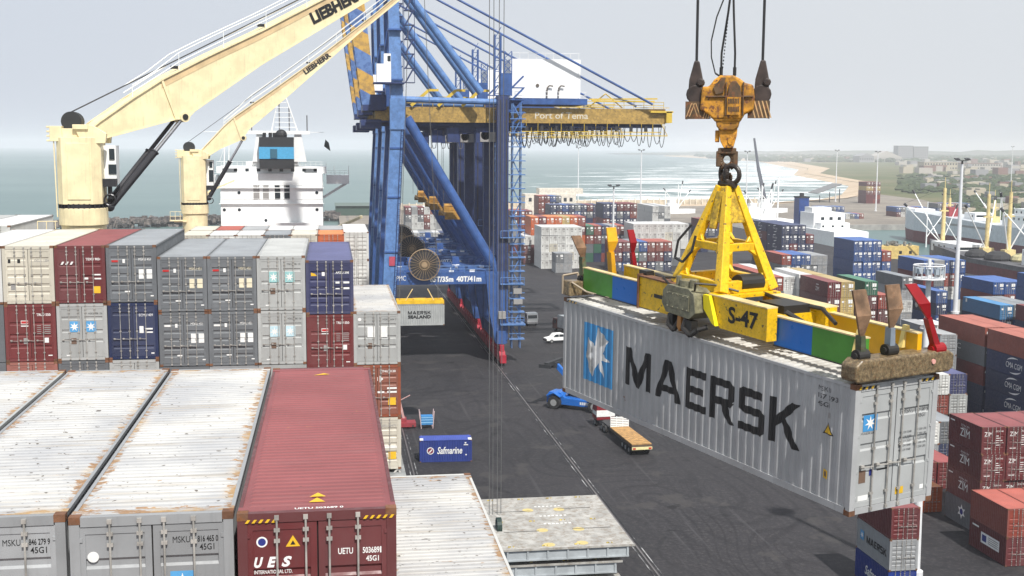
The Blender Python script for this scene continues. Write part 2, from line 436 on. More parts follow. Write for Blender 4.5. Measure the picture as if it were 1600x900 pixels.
# ================================================================== SHIP UNDER THE CAMERA
HT=2.9
FG=[(.97,18.12,'m','three','maroon container with pink sunlit roof, foremost in the foreground row'),
    (-1.53,18.27,'g','maersk','grey container with rust specked white roof, left of the foreground maroon one'),
    (-4.05,18.45,'g','maersk','grey container with long rusty roof, second to left of the foreground maroon one'),
    (-6.58,18.57,'a','maersk','pale grey container at the left edge of the foreground row')]
ROOFW=white_roof(); fg=[]
for i,(xr,y,k,st,lab) in enumerate(FG):
    o=container(xr-W/2,y+6.095,30.7-HT,12.19,HT,k,lab,'containers in the foreground row on deck',0,st)
    if k in 'ga':
        me=o.children[0].data if o.children[0].name.startswith('roof') else None
        for ch in o.children:
            if ch.name.startswith('roof'):
                d=ch.data.copy(); d.materials.clear(); d.materials.append(ROOFW); ch.data=d
    fg.append(o)
for i,xr in enumerate([.97,-1.53,-4.05,-6.58]):
    for t in range(1,4): hidden(xr-W/2,24.3,30.7-HT*(t+1),12.19,HT,'gmgk'[(i+t)%4])
wl=container(3.53-W/2,17.9+6.095,24.95,12.19,HT,'w','white ribbed container lower down, right of the foreground maroon one',None,0,'maersk')
[(setattr(ch,'data',ch.data.copy()),ch.data.materials.clear(),ch.data.materials.append(ROOFW)) for ch in wl.children if ch.name.startswith('roof')]
hidden(3.53-W/2,24,22.05,12.19,HT,'g'); hidden(3.53-W/2,24,19.15,12.19,HT,'m')

# lettering and marks of the foreground doors (facing the camera)
L4=12.19
o=fg[0]
def fit(s,w,h,mat,bold=.0,shear=0,space=1.0):
    if 'M' in s: bold=0
    me=text_me(s,1,mat,bold,shear).copy()
    xs=[v.co.x for v in me.vertices]; ys=[v.co.y for v in me.vertices]
    x0,x1,y0,y1=min(xs),max(xs),min(ys),max(ys)
    for v in me.vertices: v.co.x=(v.co.x-x0)/(x1-x0)*w; v.co.y=(v.co.y-y0)/(y1-y0)*h; v.co.z=0
    me.name='lettering'; return me
def dfit(o,s,x,z,w,h,mat,L=12.19,off=.008,**k): return put(fit(s,w,h,mat,**k),o,(x,-L/2+.0285,z))
dfit(o,'U',-.975,2.02,.14,.17,WHITE,bold=.05,shear=.3); dfit(o,'E',-.78,2.02,.15,.17,WHITE,bold=.05,shear=.3); dfit(o,'S',-.56,2.02,.16,.17,WHITE,bold=.05,shear=.3); dfit(o,'INTERNATIONAL LTD.',-.975,1.92,.58,.06,WHITE,bold=.01)
dfit(o,'UETU',.31,2.18,.23,.1,WHITE,bold=.02); dfit(o,'503689',.69,2.18,.26,.1,WHITE,bold=.02); dfit(o,'45G1',.74,2.05,.2,.09,WHITE,bold=.02)
door_decal(o,[(WHITE,disc(-.85,2.43,.085),.0),(NAVYM,disc(-.85,2.43,.06),.003),(YEL,[(-.49,2.34),(-.27,2.34),(-.38,2.52)],0),(BLACK,[(-.42,2.37),(-.34,2.37),(-.38,2.44)],.003),
    (WHITE,rect(.958,2.18,.98,2.28),0)])
mb=[]; 
for s in (-1,1):
    for i in range(5):
        x=s*(.70+.1*i); mb.append((YEL,[(x,2.745),(x+.045,2.745),(x+.085,2.80),(x+.04,2.80)],.010))
door_decal(o,mb)
put(fit('UETU 503689 0',.75,.09,WHITE,bold=.02),o,(-.35,-L4/2+.14,2.895),(1,0,0),(0,1,0))
decal([(YEL,[(-.14,-5.62),(.12,-5.62),(-.01,-5.38)],0),(YEL,[(-.2,5.0),(.2,5.1),(.05,5.25)],0)],o,(0,0,2.9),(1,0,0),(0,1,0))
decal([(YEL,[(-.13,0),(.13,0),(0,.22)],0)],o,(0,-L4/2+.75,2.905),(1,0,0),(0,1,0))
o=fg[1]
dfit(o,'MSKU',.30,2.43,.26,.1,BLACK,bold=.02); dfit(o,'816 465 0',.67,2.43,.31,.1,BLACK,bold=.02); dfit(o,'45G1',.70,2.30,.22,.1,BLACK,bold=.012)
door_decal(o,[(WHITE,disc(-.88,2.26,.085),0),(SKYB,rect(.25,1.6,.62,1.98),0),(WHITE,star(.43,1.79,.16),.003)])
o=fg[2]
dfit(o,'MSKU',.29,2.43,.26,.1,BLACK,bold=.02); dfit(o,'846 279 9',.67,2.43,.31,.1,BLACK,bold=.02); dfit(o,'45G1',.69,2.30,.24,.1,BLACK,bold=.012)

GLY={'M':(1.15,[[(0,0),(.2,0),(.2,1),(0,1)],[(.95,0),(1.15,0),(1.15,1),(.95,1)],[(.2,.62),(.2,1),(.24,1),(.575,.34),(.575,0),(.49,0)],[(.95,.62),(.66,0),(.575,0),(.575,.34),(.91,1),(.95,1)]]),
'A':(1.06,[[(0,0),(.21,0),(.53,.78),(.53,1),(.40,1)],[(1.06,0),(.85,0),(.53,.78),(.53,1),(.66,1)],[(.29,.19),(.77,.19),(.70,.36),(.36,.36)]]),
'E':(.78,[[(0,0),(.2,0),(.2,1),(0,1)],[(.2,0),(.78,0),(.78,.18),(.2,.18)],[(.2,.41),(.70,.41),(.70,.58),(.2,.58)],[(.2,.82),(.76,.82),(.76,1),(.2,1)]]),
'R':(.86,[[(0,0),(.2,0),(.2,1),(0,1)],[(.2,.82),(.72,.82),(.80,.92),(.72,1),(.2,1)],[(.62,.56),(.74,.46),(.84,.56),(.84,.90),(.72,1),(.62,.82)],[(.2,.38),(.74,.38),(.84,.5),(.66,.56),(.2,.56)],[(.38,.38),(.62,.38),(.86,0),(.64,0)]]),
'S':(.84,[[(.06,.84),(.2,.80),(.76,.80),(.76,.98),(.16,1),(.0,.94)],[(0,.48),(.2,.56),(.2,.80),(.1,1),(0,.92)],[(.0,.5),(.1,.41),(.7,.41),(.84,.5),(.74,.59),(.1,.59)],[(.64,.18),(.74,0),(.84,.08),(.84,.5),(.64,.44)],[(0,0),(.76,0),(.82,.12),(.66,.18),(0,.18)]]),
'K':(.95,[[(0,0),(.2,0),(.2,1),(0,1)],[(.2,.36),(.34,.46),(.92,1),(.66,1),(.2,.60)],[(.34,.54),(.48,.66),(.95,0),(.69,0)]])}
def block_letters(s_,w,h,mat):
    tot=sum(GLY[c][0] for c in s_)+.17*(len(s_)-1); k=w/tot; x=0; vs=[];fs=[]
    for c in s_:
        for i,p in enumerate(GLY[c][1]): b_=len(vs); vs+=[((x+u)*k,v_*h,.0007*i) for u,v_ in p]; fs.append(tuple(range(b_,len(vs))))
        x+=GLY[c][0]+.17
    me=bpy.data.meshes.new('lettering'); me.from_pydata(vs,[],fs); me.materials.append(mat)
    bm=bmesh.new(); bm.from_mesh(me); bmesh.ops.triangulate(bm,faces=bm.faces[:]); bmesh.ops.recalc_face_normals(bm,faces=bm.faces); bm.to_mesh(me); bm.free(); return me
# ---- second deck row
def deckc(xr,y0,top,k,style,lab,L=12.19,H=HT,lod=0,grp='containers in the second deck row'):
    return container(xr-W/2,y0+L/2,top-H,L,H,k,lab,grp,lod,style)
YB=61.8; dr={}
LEFT=[[('c','cream container with dark window stickers'),('m','maroon container with three white dashes'),('k','grey container with four white squares, tallest group')],
      [('R','deep red container under the cream one'),('a','pale grey container with two blue star logos'),('n','navy container beneath the tall grey one')],
      [('s','salmon container mostly hidden by the foreground roofs'),('k','grey container under the pale grey star one'),('a','pale grey container under the navy one')]]
for t,row in enumerate(LEFT):
    for c,(k,lb) in enumerate(row):
        xr=-13.62+c*2.47; dr[('L',t,c)]=deckc(xr,YB+rnd.uniform(-.04,.04),31.3-t*2.91,k,{'c':'five','m':'three','R':'three','n':'top'}.get(k,'maersk' if k=='a' else 'five'),lb)
dr[('L',0,-1)]=deckc(-16.09,YB,31.3,'w','five','white container at the far left edge of the second deck row')
for t in range(1,4): hidden(-16.09-W/2,YB+6.1,31.3-2.91*(t+1),12.19,HT,'k')
hm=2.82
MID=[[('k','grey container with four cream squares, first of the middle group'),('k','grey container with four cream squares, second of the middle group'),('a','weathered beige grey container with two pale star logos'),('p','lilac navy container with a yellow mark')],
     [('k','slate container with four white squares under the first middle one'),('k','slate container with four white squares under the second middle one'),('a','light grey container under the weathered star one'),('R','deep red container under the lilac navy one')]]
for t,row in enumerate(MID):
    for c,(k,lb) in enumerate(row):
        xr=-6.21+c*2.46; dr[('M',t,c)]=deckc(xr,YB+rnd.uniform(-.04,.04),(30.7 if c<3 else 30.45)-t*hm,k,'maersk' if k=='a' else 'three' if k=='R' else 'five',lb,H=hm-.01)
for c in range(4):
    for t in (2,3): hidden(-6.21+c*2.46-W/2,YB+6.1,30.7-hm*(t+1),12.19,hm,'kgaR'[c])
for c in range(3): hidden(-13.62+c*2.47-W/2,YB+6.1,31.3-2.91*4,12.19,2.9,'kgm'[c])
RC=[('a','light grey container with bright white roof at the deck edge'),('q','brown red container below the white roofed one at the deck edge'),('c','cream container lowest in the deck edge stack')]
for t,(k,lb) in enumerate(RC): dr[('R',t)]=deckc(3.58,YB,27.75-t*2.82,k,'maersk' if t==0 else 'five',lb,H=2.81)
for ch in dr[('R',0)].children:
    if ch.name.startswith('roof'): d=ch.data.copy(); d.materials.clear(); d.materials.append(ROOFW); ch.data=d
CREAMM=plain('cream marking',(.75,.68,.5))
def dd(o,parts): return door_decal(o,[(m,p,.004+.003*i) for i,(m,p) in enumerate(parts)])
for key,c in ((('L',0,2),WHITE),(('M',0,0),CREAMM),(('M',0,1),CREAMM),(('M',1,0),WHITE),(('M',1,1),WHITE)):
    o=dr[key]; dd(o,[(c,rect(.35+.38*i,1.2+.25*j,.62+.38*i,1.43+.25*j)) for i in (0,1) for j in (0,1)]+[(REDM if key[1]==0 else WHITE,rect(-.95,2.05,-.6,2.15)),(WHITE,rect(-.42,2.0,-.3,2.2)),(WHITE,rect(-.35,.52,-.1,.6)),(WHITE,rect(.9,.3,1.05,.36))])
    dfit(o,'MSKU 4519',.35,2.12,.7,.13,WHITE if c is WHITE else CREAMM,bold=.02)
o=dr[('L',0,0)]; dd(o,[(BLACK,rect(-.95,2.05,-.82,2.25)),(BLACK,rect(-.5,2.05,-.36,2.25)),(GREYMARK,rect(-.85,.72,-.65,1.0))]); dfit(o,'OCLU 1204',.3,2.1,.7,.13,GREYMARK,bold=.02)
o=dr[('L',0,1)]; dd(o,[(YEL,rect(.6,.5,.95,.85)),(WHITE,rect(.68,1.4,1.0,1.47)),(WHITE,rect(.68,1.2,1.0,1.27)),(WHITE,rect(.2,1.2,.38,1.3)),(WHITE,[(-.92,1.95),(-.82,1.95),(-.74,2.1),(-.84,2.1)]),(WHITE,[(-.7,1.95),(-.6,1.95),(-.52,2.1),(-.62,2.1)]),(WHITE,[(-.48,1.95),(-.38,1.95),(-.3,2.1),(-.4,2.1)])]); dfit(o,'TEXU 9034',.28,2.15,.75,.13,WHITE,bold=.02)
for key,cc in ((('L',1,1),SKYB),(('M',0,2),plain('faded teal logo',(.3,.55,.55))),(('M',1,2),plain('bleached blue logo',(.5,.68,.75)))):
    o=dr[key]; q=[]
    for x in (-.38,.42): q += [(cc,rect(x-.25,1.45,x+.25,2.0))]
    q += [(WHITE,star(x,1.72,.24)) for x in (-.38,.42)]+[(BROWNM,rect(-.55,.85,-.3,1.15)),(WHITE,rect(-.8,.24,-.6,.3))]
    dd(o,q); dfit(o,'MSKU 788 106',.3,2.33,.7,.1,BLACK,bold=.01)
o=dr[('R',0)]; dd(o,[(WHITE,rect(-.5,1.45,-.12,2.02)),(WHITE,rect(.15,1.45,.53,2.02)),(BROWNM,rect(-.48,.85,-.26,1.15)),(WHITE,disc(-.9,2.4,.09))]); dfit(o,'MSKU 604 2',.3,2.33,.7,.1,BLACK,bold=.01)
o=dr[('R',1)]; dd(o,[(YEL,rect(.55,.65,.95,1.05)),(WHITE,[(.1,1.85),(.3,2.05),(.1,2.25),(-.1,2.05)]),(WHITE,rect(.5,1.5,1.0,1.6)),(WHITE,rect(.5,1.3,1.0,1.4)),(WHITE,rect(.0,1.3,.35,1.4))]); dfit(o,'TTNU 8120',.1,2.4,.85,.12,WHITE,bold=.02)
o=dr[('R',2)]; dd(o,[(YEL,rect(.55,.55,.95,.95)),(WHITE,rect(.0,1.15,1.0,1.25))]); dfit(o,'GESU 4471',.1,2.3,.85,.12,GREYMARK,bold=.02)
for key in (('L',1,0),('M',1,3)):
    o=dr[key]; dd(o,[(WHITE,rect(-.45,1.9,-.1,2.08)),(REDM,rect(-.43,1.93,-.12,2.05)),(WHITE,rect(-.45,1.78,-.1,1.83)),(WHITE,rect(.65,.95,.85,1.2)),(GREYMARK,rect(-.35,.9,-.15,1.2)),(WHITE,rect(.8,.28,1.0,.33))]); dfit(o,'TRLU 5506',.3,2.3,.75,.13,WHITE,bold=.02)
    for i in range(5): decal([(GREYMARK,rect(.3,1.4+.1*i,.5,1.43+.1*i),0),(GREYMARK,rect(.65,1.4+.1*i,.95,1.44+.1*i),0)],o,(0,-L4/2+.0285,0))
o=dr[('L',1,2)]; dd(o,[(WHITE,rect(.3,1.35,.5,1.7)),(WHITE,rect(.58,1.35,.95,1.42)),(WHITE,rect(.58,1.52,.95,1.6)),(WHITE,rect(.85,.28,1.0,.34))]); dfit(o,'ECMU 4095',.3,2.2,.75,.13,WHITE,bold=.02)
o=dr[('M',0,3)]; dd(o,[(YEL,[(-.95,2.0),(-.65,2.0),(-.75,2.12),(-.95,2.18)]),(WHITE,rect(-.4,2.0,-.25,2.2)),(WHITE,rect(.3,1.3,.5,1.36)),(WHITE,rect(.7,1.3,1.0,1.4)),(WHITE,rect(.7,1.6,1.0,1.7)),(WHITE,rect(.3,1.6,.5,1.7))]); dfit(o,'APZU 3981',.3,2.1,.75,.12,WHITE,bold=.02)

# ---- rows further aft (roofs only show)
for c,(a,b) in enumerate(zip('cwwkco','crgwwg')):
    xr=-11.1+c*2.48
    deckc(xr,112.2,28.1,a,'five','%s short container, %s in the nearer strip of roofs behind the middle group'%(CN[a][0],COLN[c]),L=6.06,lod=1,grp='short containers in the far deck rows')
    deckc(xr,119.0,28.1,b,'five','%s short container, %s in the farther strip of roofs by the deckhouse'%(CN[b][0],COLN[c]),L=6.06,lod=1,grp='short containers in the far deck rows')
    for t in range(1,4): hidden(xr-W/2,118.6,28.1-2.9*(t+1),12.8,2.9,'k')
for t in range(4): 
    o=deckc(3.72,116.6,28.0-2.75*t,'w' if t else 'w','five','white container, %s tier of the narrow stack by the blue crane leg'%ORD[t],H=2.74,lod=1,grp='white containers by the blue crane leg')
for c,k in enumerate('waw'):
    deckc(-26.2+2.5*c+1.0,80,31.15,k,'five','%s container, %s behind the far left deck edge'%(CN[k][0],COLN[c]),L=12.19,lod=1,grp='containers at the left beside the first deck crane')
    for t in range(1,4): hidden(-25.2+2.5*c-W/2,86,31.15-2.9*(t+1),12.19,2.9,'k')

# ---- hull, hatches and deckhouse
HULLM=paint('ship hull blue',(.06,.2,.3),.5,.3,.15); DECKM=paint('ship deck red',(.16,.06,.045),.7,.4,.2); HATCHM=paint('hatch grey',(.25,.26,.26),.6,.4,.2)
SW=paint('ship white paint',(.84,.85,.84),.45,.10,.03); CREAM=paint('crane cream paint',(.80,.68,.42),.4,.14,.08,streak=True); 
ship=empty('container_ship',(-12,60,0),0,'container ship carrying the stacked deck rows with a white deckhouse aft','ship')
mb=MB(); mb.prism([(-28+12,-90),(4.1+12,-90),(4.1+12,220),(-28+12,220)],'z',-2.5,17.2); mb.build('hull',HULLM,ship)
MB().box(-27.7+12,3.9+12,-89,219,17.21,17.4).build('deck',DECKM,ship)
mb=MB()
for y0,y1,z in ((17,31.3,19.1),(60.8,74.8,19.1),(79,93,19.1),(111,132,16.9)): 
    MB().box(-27+12,3.8+12,y0-60,y1-60,17.41 if z>17.4 else 16,z).build('hatch_coaming',HATCHM,ship)
mb.box(-17.5+12,-7+12,60.8-60,74.8-60,19.11,19.66)
mb.build('hatch_coaming',HATCHM,ship)
dh=link('deckhouse',MB().box(-10,10.6,190,206,17.4,30.6).mesh('deckhouse',[SW]),ship)
mb=MB(); mb.box(-3.2,10.8,189.4,206,30.6,31.6) if 0 else None
# bridge and wings
mb=MB(); mb.box(-10.8,11.4,191,203,30.61,32.0); mb.box(-12.6,-10.8,193,197,28.6,30.2); mb.box(11.41,16.1,193,197,28.4,30.2)
mb.beam((10.7,195,25.5),(15.6,195,28.5),.6,.5); mb.box(-4.9,5.6,191.5,200,32.01,33)
mb.build('bridge',SW,ship)
mb=MB(); 
mb.prism([(-3.5,33),(-2.6,38.6),(-1.2,38.6),(-2.2,33)],'y',190.6,192.0); mb.prism([(4.6,33),(5.0,38.6),(6.4,38.6),(7.4,33)],'y',190.6,192.0)
mb.box(-4.4,8.2,190.2,192.6,38.6,39.3); mb.box(-13.2,-4.4,191,191.3,39.0,39.1); mb.box(8.2,11,191,191.3,39,39.1)
for x,h in ((-3.6,43),(2.0,46.5),(7.6,42.5),(-5,41.5),(4,44)): MB().cyl((x,191.3,38.9),(x,191.3,h),.12,5).build('antenna',plain('dark antenna',(.1,.1,.11)),ship)
mb.tube([(2.2,191.3,47),(3.4,191.3,46),(5.6,191.3,39.3)],.16,4); mb.tube([(2.2,191.3,47),(.4,191.3,39.3)],.12,4)
for z in range(40,46): mb.box(1.0+(46-z)*.02,3.2+(46-z)*.35,191.2,191.4,z,z+.12)
for x in (-9.3,-8.4): MB().cyl((x,192,32),(x+.2,192,37.2),.12,5).build('signal_pole',SW,ship)
mb.box(-10.6,-7.4,191.9,192.1,32.9,33.0); mb.tube([(-8.8,192,37),(-10.2,192,33)],.05,4)
for x in (11,13,16): mb.cyl((x,193,30.2),(x,193,32.2),.05,4)
mb.build('mast',SW,ship)
MB().box(-8.5,9.4,187.6,189.95,17.4,20.6).build('lower_deckhouse',SW,ship)
MB().box(-10.3,10.9,189.5,189.97,27.6,27.75).build('deck_edge',SW,ship); MB().box(-10.3,10.9,189.5,189.97,24.4,24.52).build('deck_edge',SW,ship)
mb=MB()
for i in range(20): mb.cyl((-10.2+1.1*i,189.55,27.75),(-10.2+1.1*i,189.55,28.7),.035,4)
for h in (28.25,28.7): mb.cyl((-10.2,189.55,h),(10.8,189.55,h),.035,4)
mb.build('deck_railing',SW,ship)
mb=MB()
for i in range(9): mb.box(-9.6+1.15*i*2.0,-8.9+1.15*i*2.0,190.93,190.98,31.0,31.6)
mb.build('bridge_window_row',GLASS,ship)
fu=MB(); fu.box(-2.0,4.9,188.2,191.6,31.6,38.0); fu.build('funnel',[plain('funnel black',(.02,.022,.025))],ship)
MB().box(-2.05,4.95,188.05,188.2,33.6,36.0).build('funnel_band',plain('funnel blue',(.07,.36,.62)),ship)
MB().box(.2,1.6,187.9,188.04,33.8,35.6).build('funnel_emblem',plain('funnel dark teal',(.03,.12,.18)),ship)
mb=MB(); mb.cyl((2.4,189,37.2),(2.4,191.5,38.4),1.0,12); 
for x in (-1.0,.2,1.0): mb.cyl((x,190,38),(x,190,38.9),.35,8)
mb.sphere((2.4,189.6,38.4),1.2,12,8); mb.build('exhaust_pipe',plain('soot black',(.012,.012,.014)),ship)
mb=MB()
for i in range(4):
    for j in range(2): pass
for i,x in enumerate((-3.4,-1.5)): 
    for j in (0,1): mb.box(x,x+1.2,189.93,190.0,25.3+j*1.6,26.7+j*1.6)
mb.build('vent_louvre',GREYMARK,ship)
for x in (.9,2.8):
    for j in (0,1): MB().box(x,x+1.1,189.93,190.0,25.3+j*1.6,26.7+j*1.6).build('window',GLASS,ship)
for x,z in ((-6.3,26.7),(9.4,26.7),(-9.3,23.2),(-6.3,23.2),(-1,21),(9.4,23.2)): MB().cyl((x,189.93,z),(x,190.02,z),.33,10).build('porthole',GLASS,ship)
for x in (-9.3,6.9): MB().box(x,x+2.6,190.93,191.0,30.75,31.6).build('bridge_window',plain('grey glass',(.15,.16,.17),.2),ship)
mb=MB()
for x0,x1,y,z in ((-10.8,11.4,191,32),(-12.6,-10.8,193,30.2),(11.4,16.1,193,30.2),(-10,10.6,190,24.4)):
    n=int((x1-x0)/1.1)+1
    for i in range(n+1): mb.cyl((x0+(x1-x0)*i/n,y-.1,z),(x0+(x1-x0)*i/n,y-.1,z+1),.03,4)
    for hh in (.5,1): mb.cyl((x0,y-.1,z+hh),(x1,y-.1,z+hh),.03,4)
mb.build('railing',SW,ship)
mb=MB(); mb.cyl((-12.4,175,17.4),(-12.4,175,26),.5,10); mb.cbox((-12.6,175,26.6),(3.6,3,1.4)); mb.beam((-12,175,27),(-6,175,29.6),.25,.3); mb.beam((9,160,19.6),(18,168,23),.5,.5); mb.cbox((8.6,160,19.2),(1.5,1.2,1))
mb.build('stores_crane',CREAM,ship)
flag=MB(); flag.add([(11.0,191.2,36.2),(12.3,191.2,35.2),(12.0,191.25,36.9),(11.3,191.3,37.6)],[(0,1,2,3)]).build('flag',plain('dark flag',(.03,.04,.04)),ship)

# ---- deck cranes of the ship
CDARK=plain('cylinder dark steel',(.035,.035,.04),.35,.3); CHROME=plain('chrome rod',(.6,.6,.62),.2,.8)
def deck_crane(A,B,top,bot,zbase,ztop,rcol,text,tpos,twh,label,pose,cylend,cylstart,s=1.0):
    """A pivot, B tip (world); jib outline top/bot as (s,z) pairs in the vertical plane of the jib"""
    A=Vector(A); B=Vector(B); d=(B-A); d.z=0; d.normalize(); n=Vector((-d.y,d.x,0))
    cx=A.x-.68*d.x; cyy=A.y-.68*d.y
    root=empty('deck_crane',(cx,cyy,17.4),0,label,'ship crane','cream deck cranes of the ship')
    inv=Matrix.Translation((-cx,-cyy,-17.4))
    def T(sv,w,z): return inv@(A+d*sv+n*w+Vector((0,0,z-A.z)))
    z0=0
    mb=MB(); mb.cyl((0,0,0),(0,0,zbase-17.4-.6),rcol*1.02,28); mb.cyl((0,0,zbase-18.6),(0,0,zbase-17.5),rcol*1.12,28)
    mb.box(-rcol*1.6,-rcol*.6,-rcol*.9,-rcol*.1,zbase-19.6,zbase-19.4)
    o=mb.build('pedestal',CREAM,root); bevel_mod(o,.04)
    mb=MB(); mb.cyl((0,0,zbase-17.5),(0,0,zbase-17.25),rcol*1.04,28); 
    for i in range(28): t=2*PI*i/28; mb.cbox((rcol*1.08*math.cos(t),rcol*1.08*math.sin(t),zbase-17.36),(.09,.09,.3))
    mb.build('slewing_ring',CDARK,root)
    mb=MB(); h0=zbase-17.25; h1=ztop-17.4; r=rcol
    mb.prism([(-r,-.62*r),(-.72*r,-r),(.62*r,-r),(r,-.62*r),(r,.62*r),(.62*r,r),(-.72*r,r),(-r,.62*r)],'z',h0,h1)
    mb.box(-.5*r,.55*r,-r-.05,-r-.005,h0+.3,h1-.35)
    for yy in (-.8*r,.5*r): mb.prism([(.2*r,h1-.4),(r*1.25,h1-.35),(r*1.3,h1+.25),(r*.7,h1+.75),(-r*.2,h1+.8)],'y',yy,yy+.3*r)
    mb.box(-1.15*r,.3*r,-.7*r,.8*r,h1,h1+.55*s); mb.box(-1.25*r,-.7*r,-.8*r,.6*r,h1-.25,h1+.7*s)
    for i in range(4): mb.cbox((-1.3*r,-.6*r,h1-.2+i*.28*s),(.3*s,.25*s,.12*s))
    mb.box(-.2*r,.5*r,-.9*r,-.5*r,h1+.5,h1+.8)
    o=mb.build('tower',CREAM,root); bevel_mod(o,.03)
    mb=MB(); mb.cyl((-.35*r,-.35*r,h1+1.0*s),(-.35*r,.45*r,h1+1.0*s),.62*s,22); mb.build('winch_drum',plain('winch black',(.02,.022,.024),.7),root)
    MB().box(1.0*r,1.55*r,.1*r,1.0*r,h0+.3*(h1-h0)+.0,h1-.5).build('cab',SW,root)
    mb=MB(); mb.box(1.2*r,1.56*r,.05*r,.099*r,h0+.45*(h1-h0),h1-1.7); mb.box(1.25*r,1.5*r,.05*r,.099*r,h1-1.4,h1-.7); mb.build('cab_window',GLASS,root)
    mb=MB(); mb.cbox((1.3*r,-.2*r,h0+.32*(h1-h0)),(.6*r,.5*r,.5*s)); mb.torus((1.3*r,-.4*r,h0+.25),(0,1,0),.35*s,.06,14,6); mb.cyl((1.25*r,0,h0+.3),(1.25*r,0,h0+1.2),.14,8); mb.build('hydraulic_pack',CDARK,root)
    mb=MB()
    for x in (-1.9*r,-1.5*r,-1.1*r):
        mb.cyl((x,-r,zbase-19.4),(x,-r,zbase-18.3),.03,5)
    for z in (-18.85,-18.3): mb.cyl((-1.9*r,-r,zbase+z),(-1.0*r,-r,zbase+z),.03,5)
    mb.box(-1.95*r,-.9*r,-r,-.2*r,zbase-19.45,zbase-19.35); mb.tube([(-1.05*r,-r*.7,h0-.8),(-1.1*r,-r*.7,h1)],.04,5)
    mb.build('railing',CREAM,root)
    # jib
    mb=MB(); wj=.75*s
    pts=top+bot[::-1]
    vs=[T(a,-wj,z) for a,z in pts]+[T(a,wj,z) for a,z in pts]; nn=len(pts)
    # triangulated strip sides so the outline may bend
    import bisect
    def interp(L,x):
        for (a,za),(b,zb) in zip(L[:-1],L[1:]):
            if a<=x<=b: return za+(zb-za)*(x-a)/(b-a)
        return L[0][1] if x<L[0][0] else L[-1][1]
    S=sorted(set([a for a,_ in top]+[a for a,_ in bot])); V=[];F=[]
    for a in S:
        zt=interp(top,a); zb=min(interp(bot,a),zt-.05)
        V += [T(a,-wj,zb),T(a,-wj,zt),T(a,wj,zt),T(a,wj,zb)]
    for i in range(len(S)-1):
        for j in range(4): k=(j+1)%4; F.append((4*i+j,4*i+k,4*i+4+k,4*i+4+j))
    F += [(0,1,2,3),(4*len(S)-1,4*len(S)-2,4*len(S)-3,4*len(S)-4)]
    mb.add(V,F)
    # stiffener ribs, top chord plate, root plates
    for (a,za),(b,zb) in zip(top[:-1],top[1:]): mb.beam(T(a,-wj-.04,za),T(b,-wj-.04,zb),.16*s,.10*s); mb.beam(T(a,wj+.04,za),T(b,wj+.04,zb),.16*s,.10*s)
    for (a,za),(b,zb) in zip(bot[:-1],bot[1:]): mb.beam(T(a,-wj-.03,za),T(b,-wj-.03,zb),.10*s,.06*s)
    a=top[3][0]; mb.beam(T(a,-wj-.04,interp(top,a)),T(bot[3][0],-wj-.04,interp(bot,bot[3][0])),.1*s,.16*s)
    mb.cyl(T(0,-wj-.15,A.z),T(0,wj+.15,A.z),.32*s,16); mb.cyl(T(cylend[0],-wj-.12,cylend[1]),T(cylend[0],wj+.12,cylend[1]),.34*s,16)
    jo=mb.build('jib',CREAM,root)
    mb=MB(); mb.cyl(T(0,-wj-.2,A.z),T(0,-wj-.14,A.z),.12*s,12); mb.cyl(T(cylend[0],-wj-.17,cylend[1]),T(cylend[0],-wj-.10,cylend[1]),.2*s,12); mb.build('pivot_pin',plain('pin black',(.015,.015,.015)),jo)
    # shade under the top chord, put into a darker tan side plate
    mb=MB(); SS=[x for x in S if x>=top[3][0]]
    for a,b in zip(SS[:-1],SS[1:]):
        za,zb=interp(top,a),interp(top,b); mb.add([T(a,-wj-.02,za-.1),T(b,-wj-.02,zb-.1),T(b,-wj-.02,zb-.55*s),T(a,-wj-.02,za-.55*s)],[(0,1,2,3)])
    mb.build('side_band',paint('shaded tan paint',(.62,.46,.26),.5,.1,.1),jo)
    # handrails along the jib top
    mb=MB(); S2=[x for x in S if x>=top[2][0]]; Lx=S2[-1]-S2[0]; n_=int(Lx/1.6)
    P=[(S2[0]+Lx*i/n_) for i in range(n_+1)]
    for i,a in enumerate(P):
        z=interp(top,a); hh=1.15*s if i>1 else .75*s
        if i%2==0: mb.cyl(T(a,-wj,z),T(a,-wj,z+hh),.025,4)
    for hh in (.55,1.15):
        mb.tube([T(a,-wj,interp(top,a)+(hh*s if i>1 else hh*.7*s)) for i,a in enumerate(P)],.03*s,4)
        mb.tube([T(a,wj,interp(top,a)+(hh*s if i>1 else hh*.7*s)) for i,a in enumerate(P)],.03*s,4)
    mb.build('handrail',SW,root)
    mb=MB()
    for w in (-.15,.15): mb.cyl(T(-.9*rcol,w,ztop+.6+1.0*s),T(S[-1],w,interp(top,S[-1])+.35),.022,4)
    for a in P[2::4]: mb.cbox(T(a,0,interp(top,a)+.25),(.5,.12,.2))
    mb.build('luffing_rope',CDARK,root)
    # luffing cylinders
    for w in (-.5,.5):
        p=T(cylstart[0],w*wj,cylstart[1]); q=T(cylend[0],w*wj*1.5,cylend[1]); m_=p.lerp(q,.60)
        c=MB(); c.cyl(p,m_,.23*s,12); c.cyl(m_,m_.lerp(q,.03),.28*s,12); c.sphere(p,.3*s); ob=c.build('luffing_cylinder',CDARK,root)
        MB().cyl(m_,q,.13*s,10).build('piston_rod',CHROME if w<0 else CDARK,ob)
    # maker's name on the side of the jib
    slope=(interp(top,tpos[0]+1)-interp(top,tpos[0])); xd=(d+Vector((0,0,slope))).normalized(); yd=Vector((0,0,1)); yd=(yd-xd*yd.dot(xd)).normalized()
    put(fit(text,twh[0],twh[1],BLACK,bold=.05),jo,T(tpos[0],-wj-.035,tpos[1]),xd,yd)
    return root,T
A1=(-15,80,37);B1=(13.5,97,54.5)
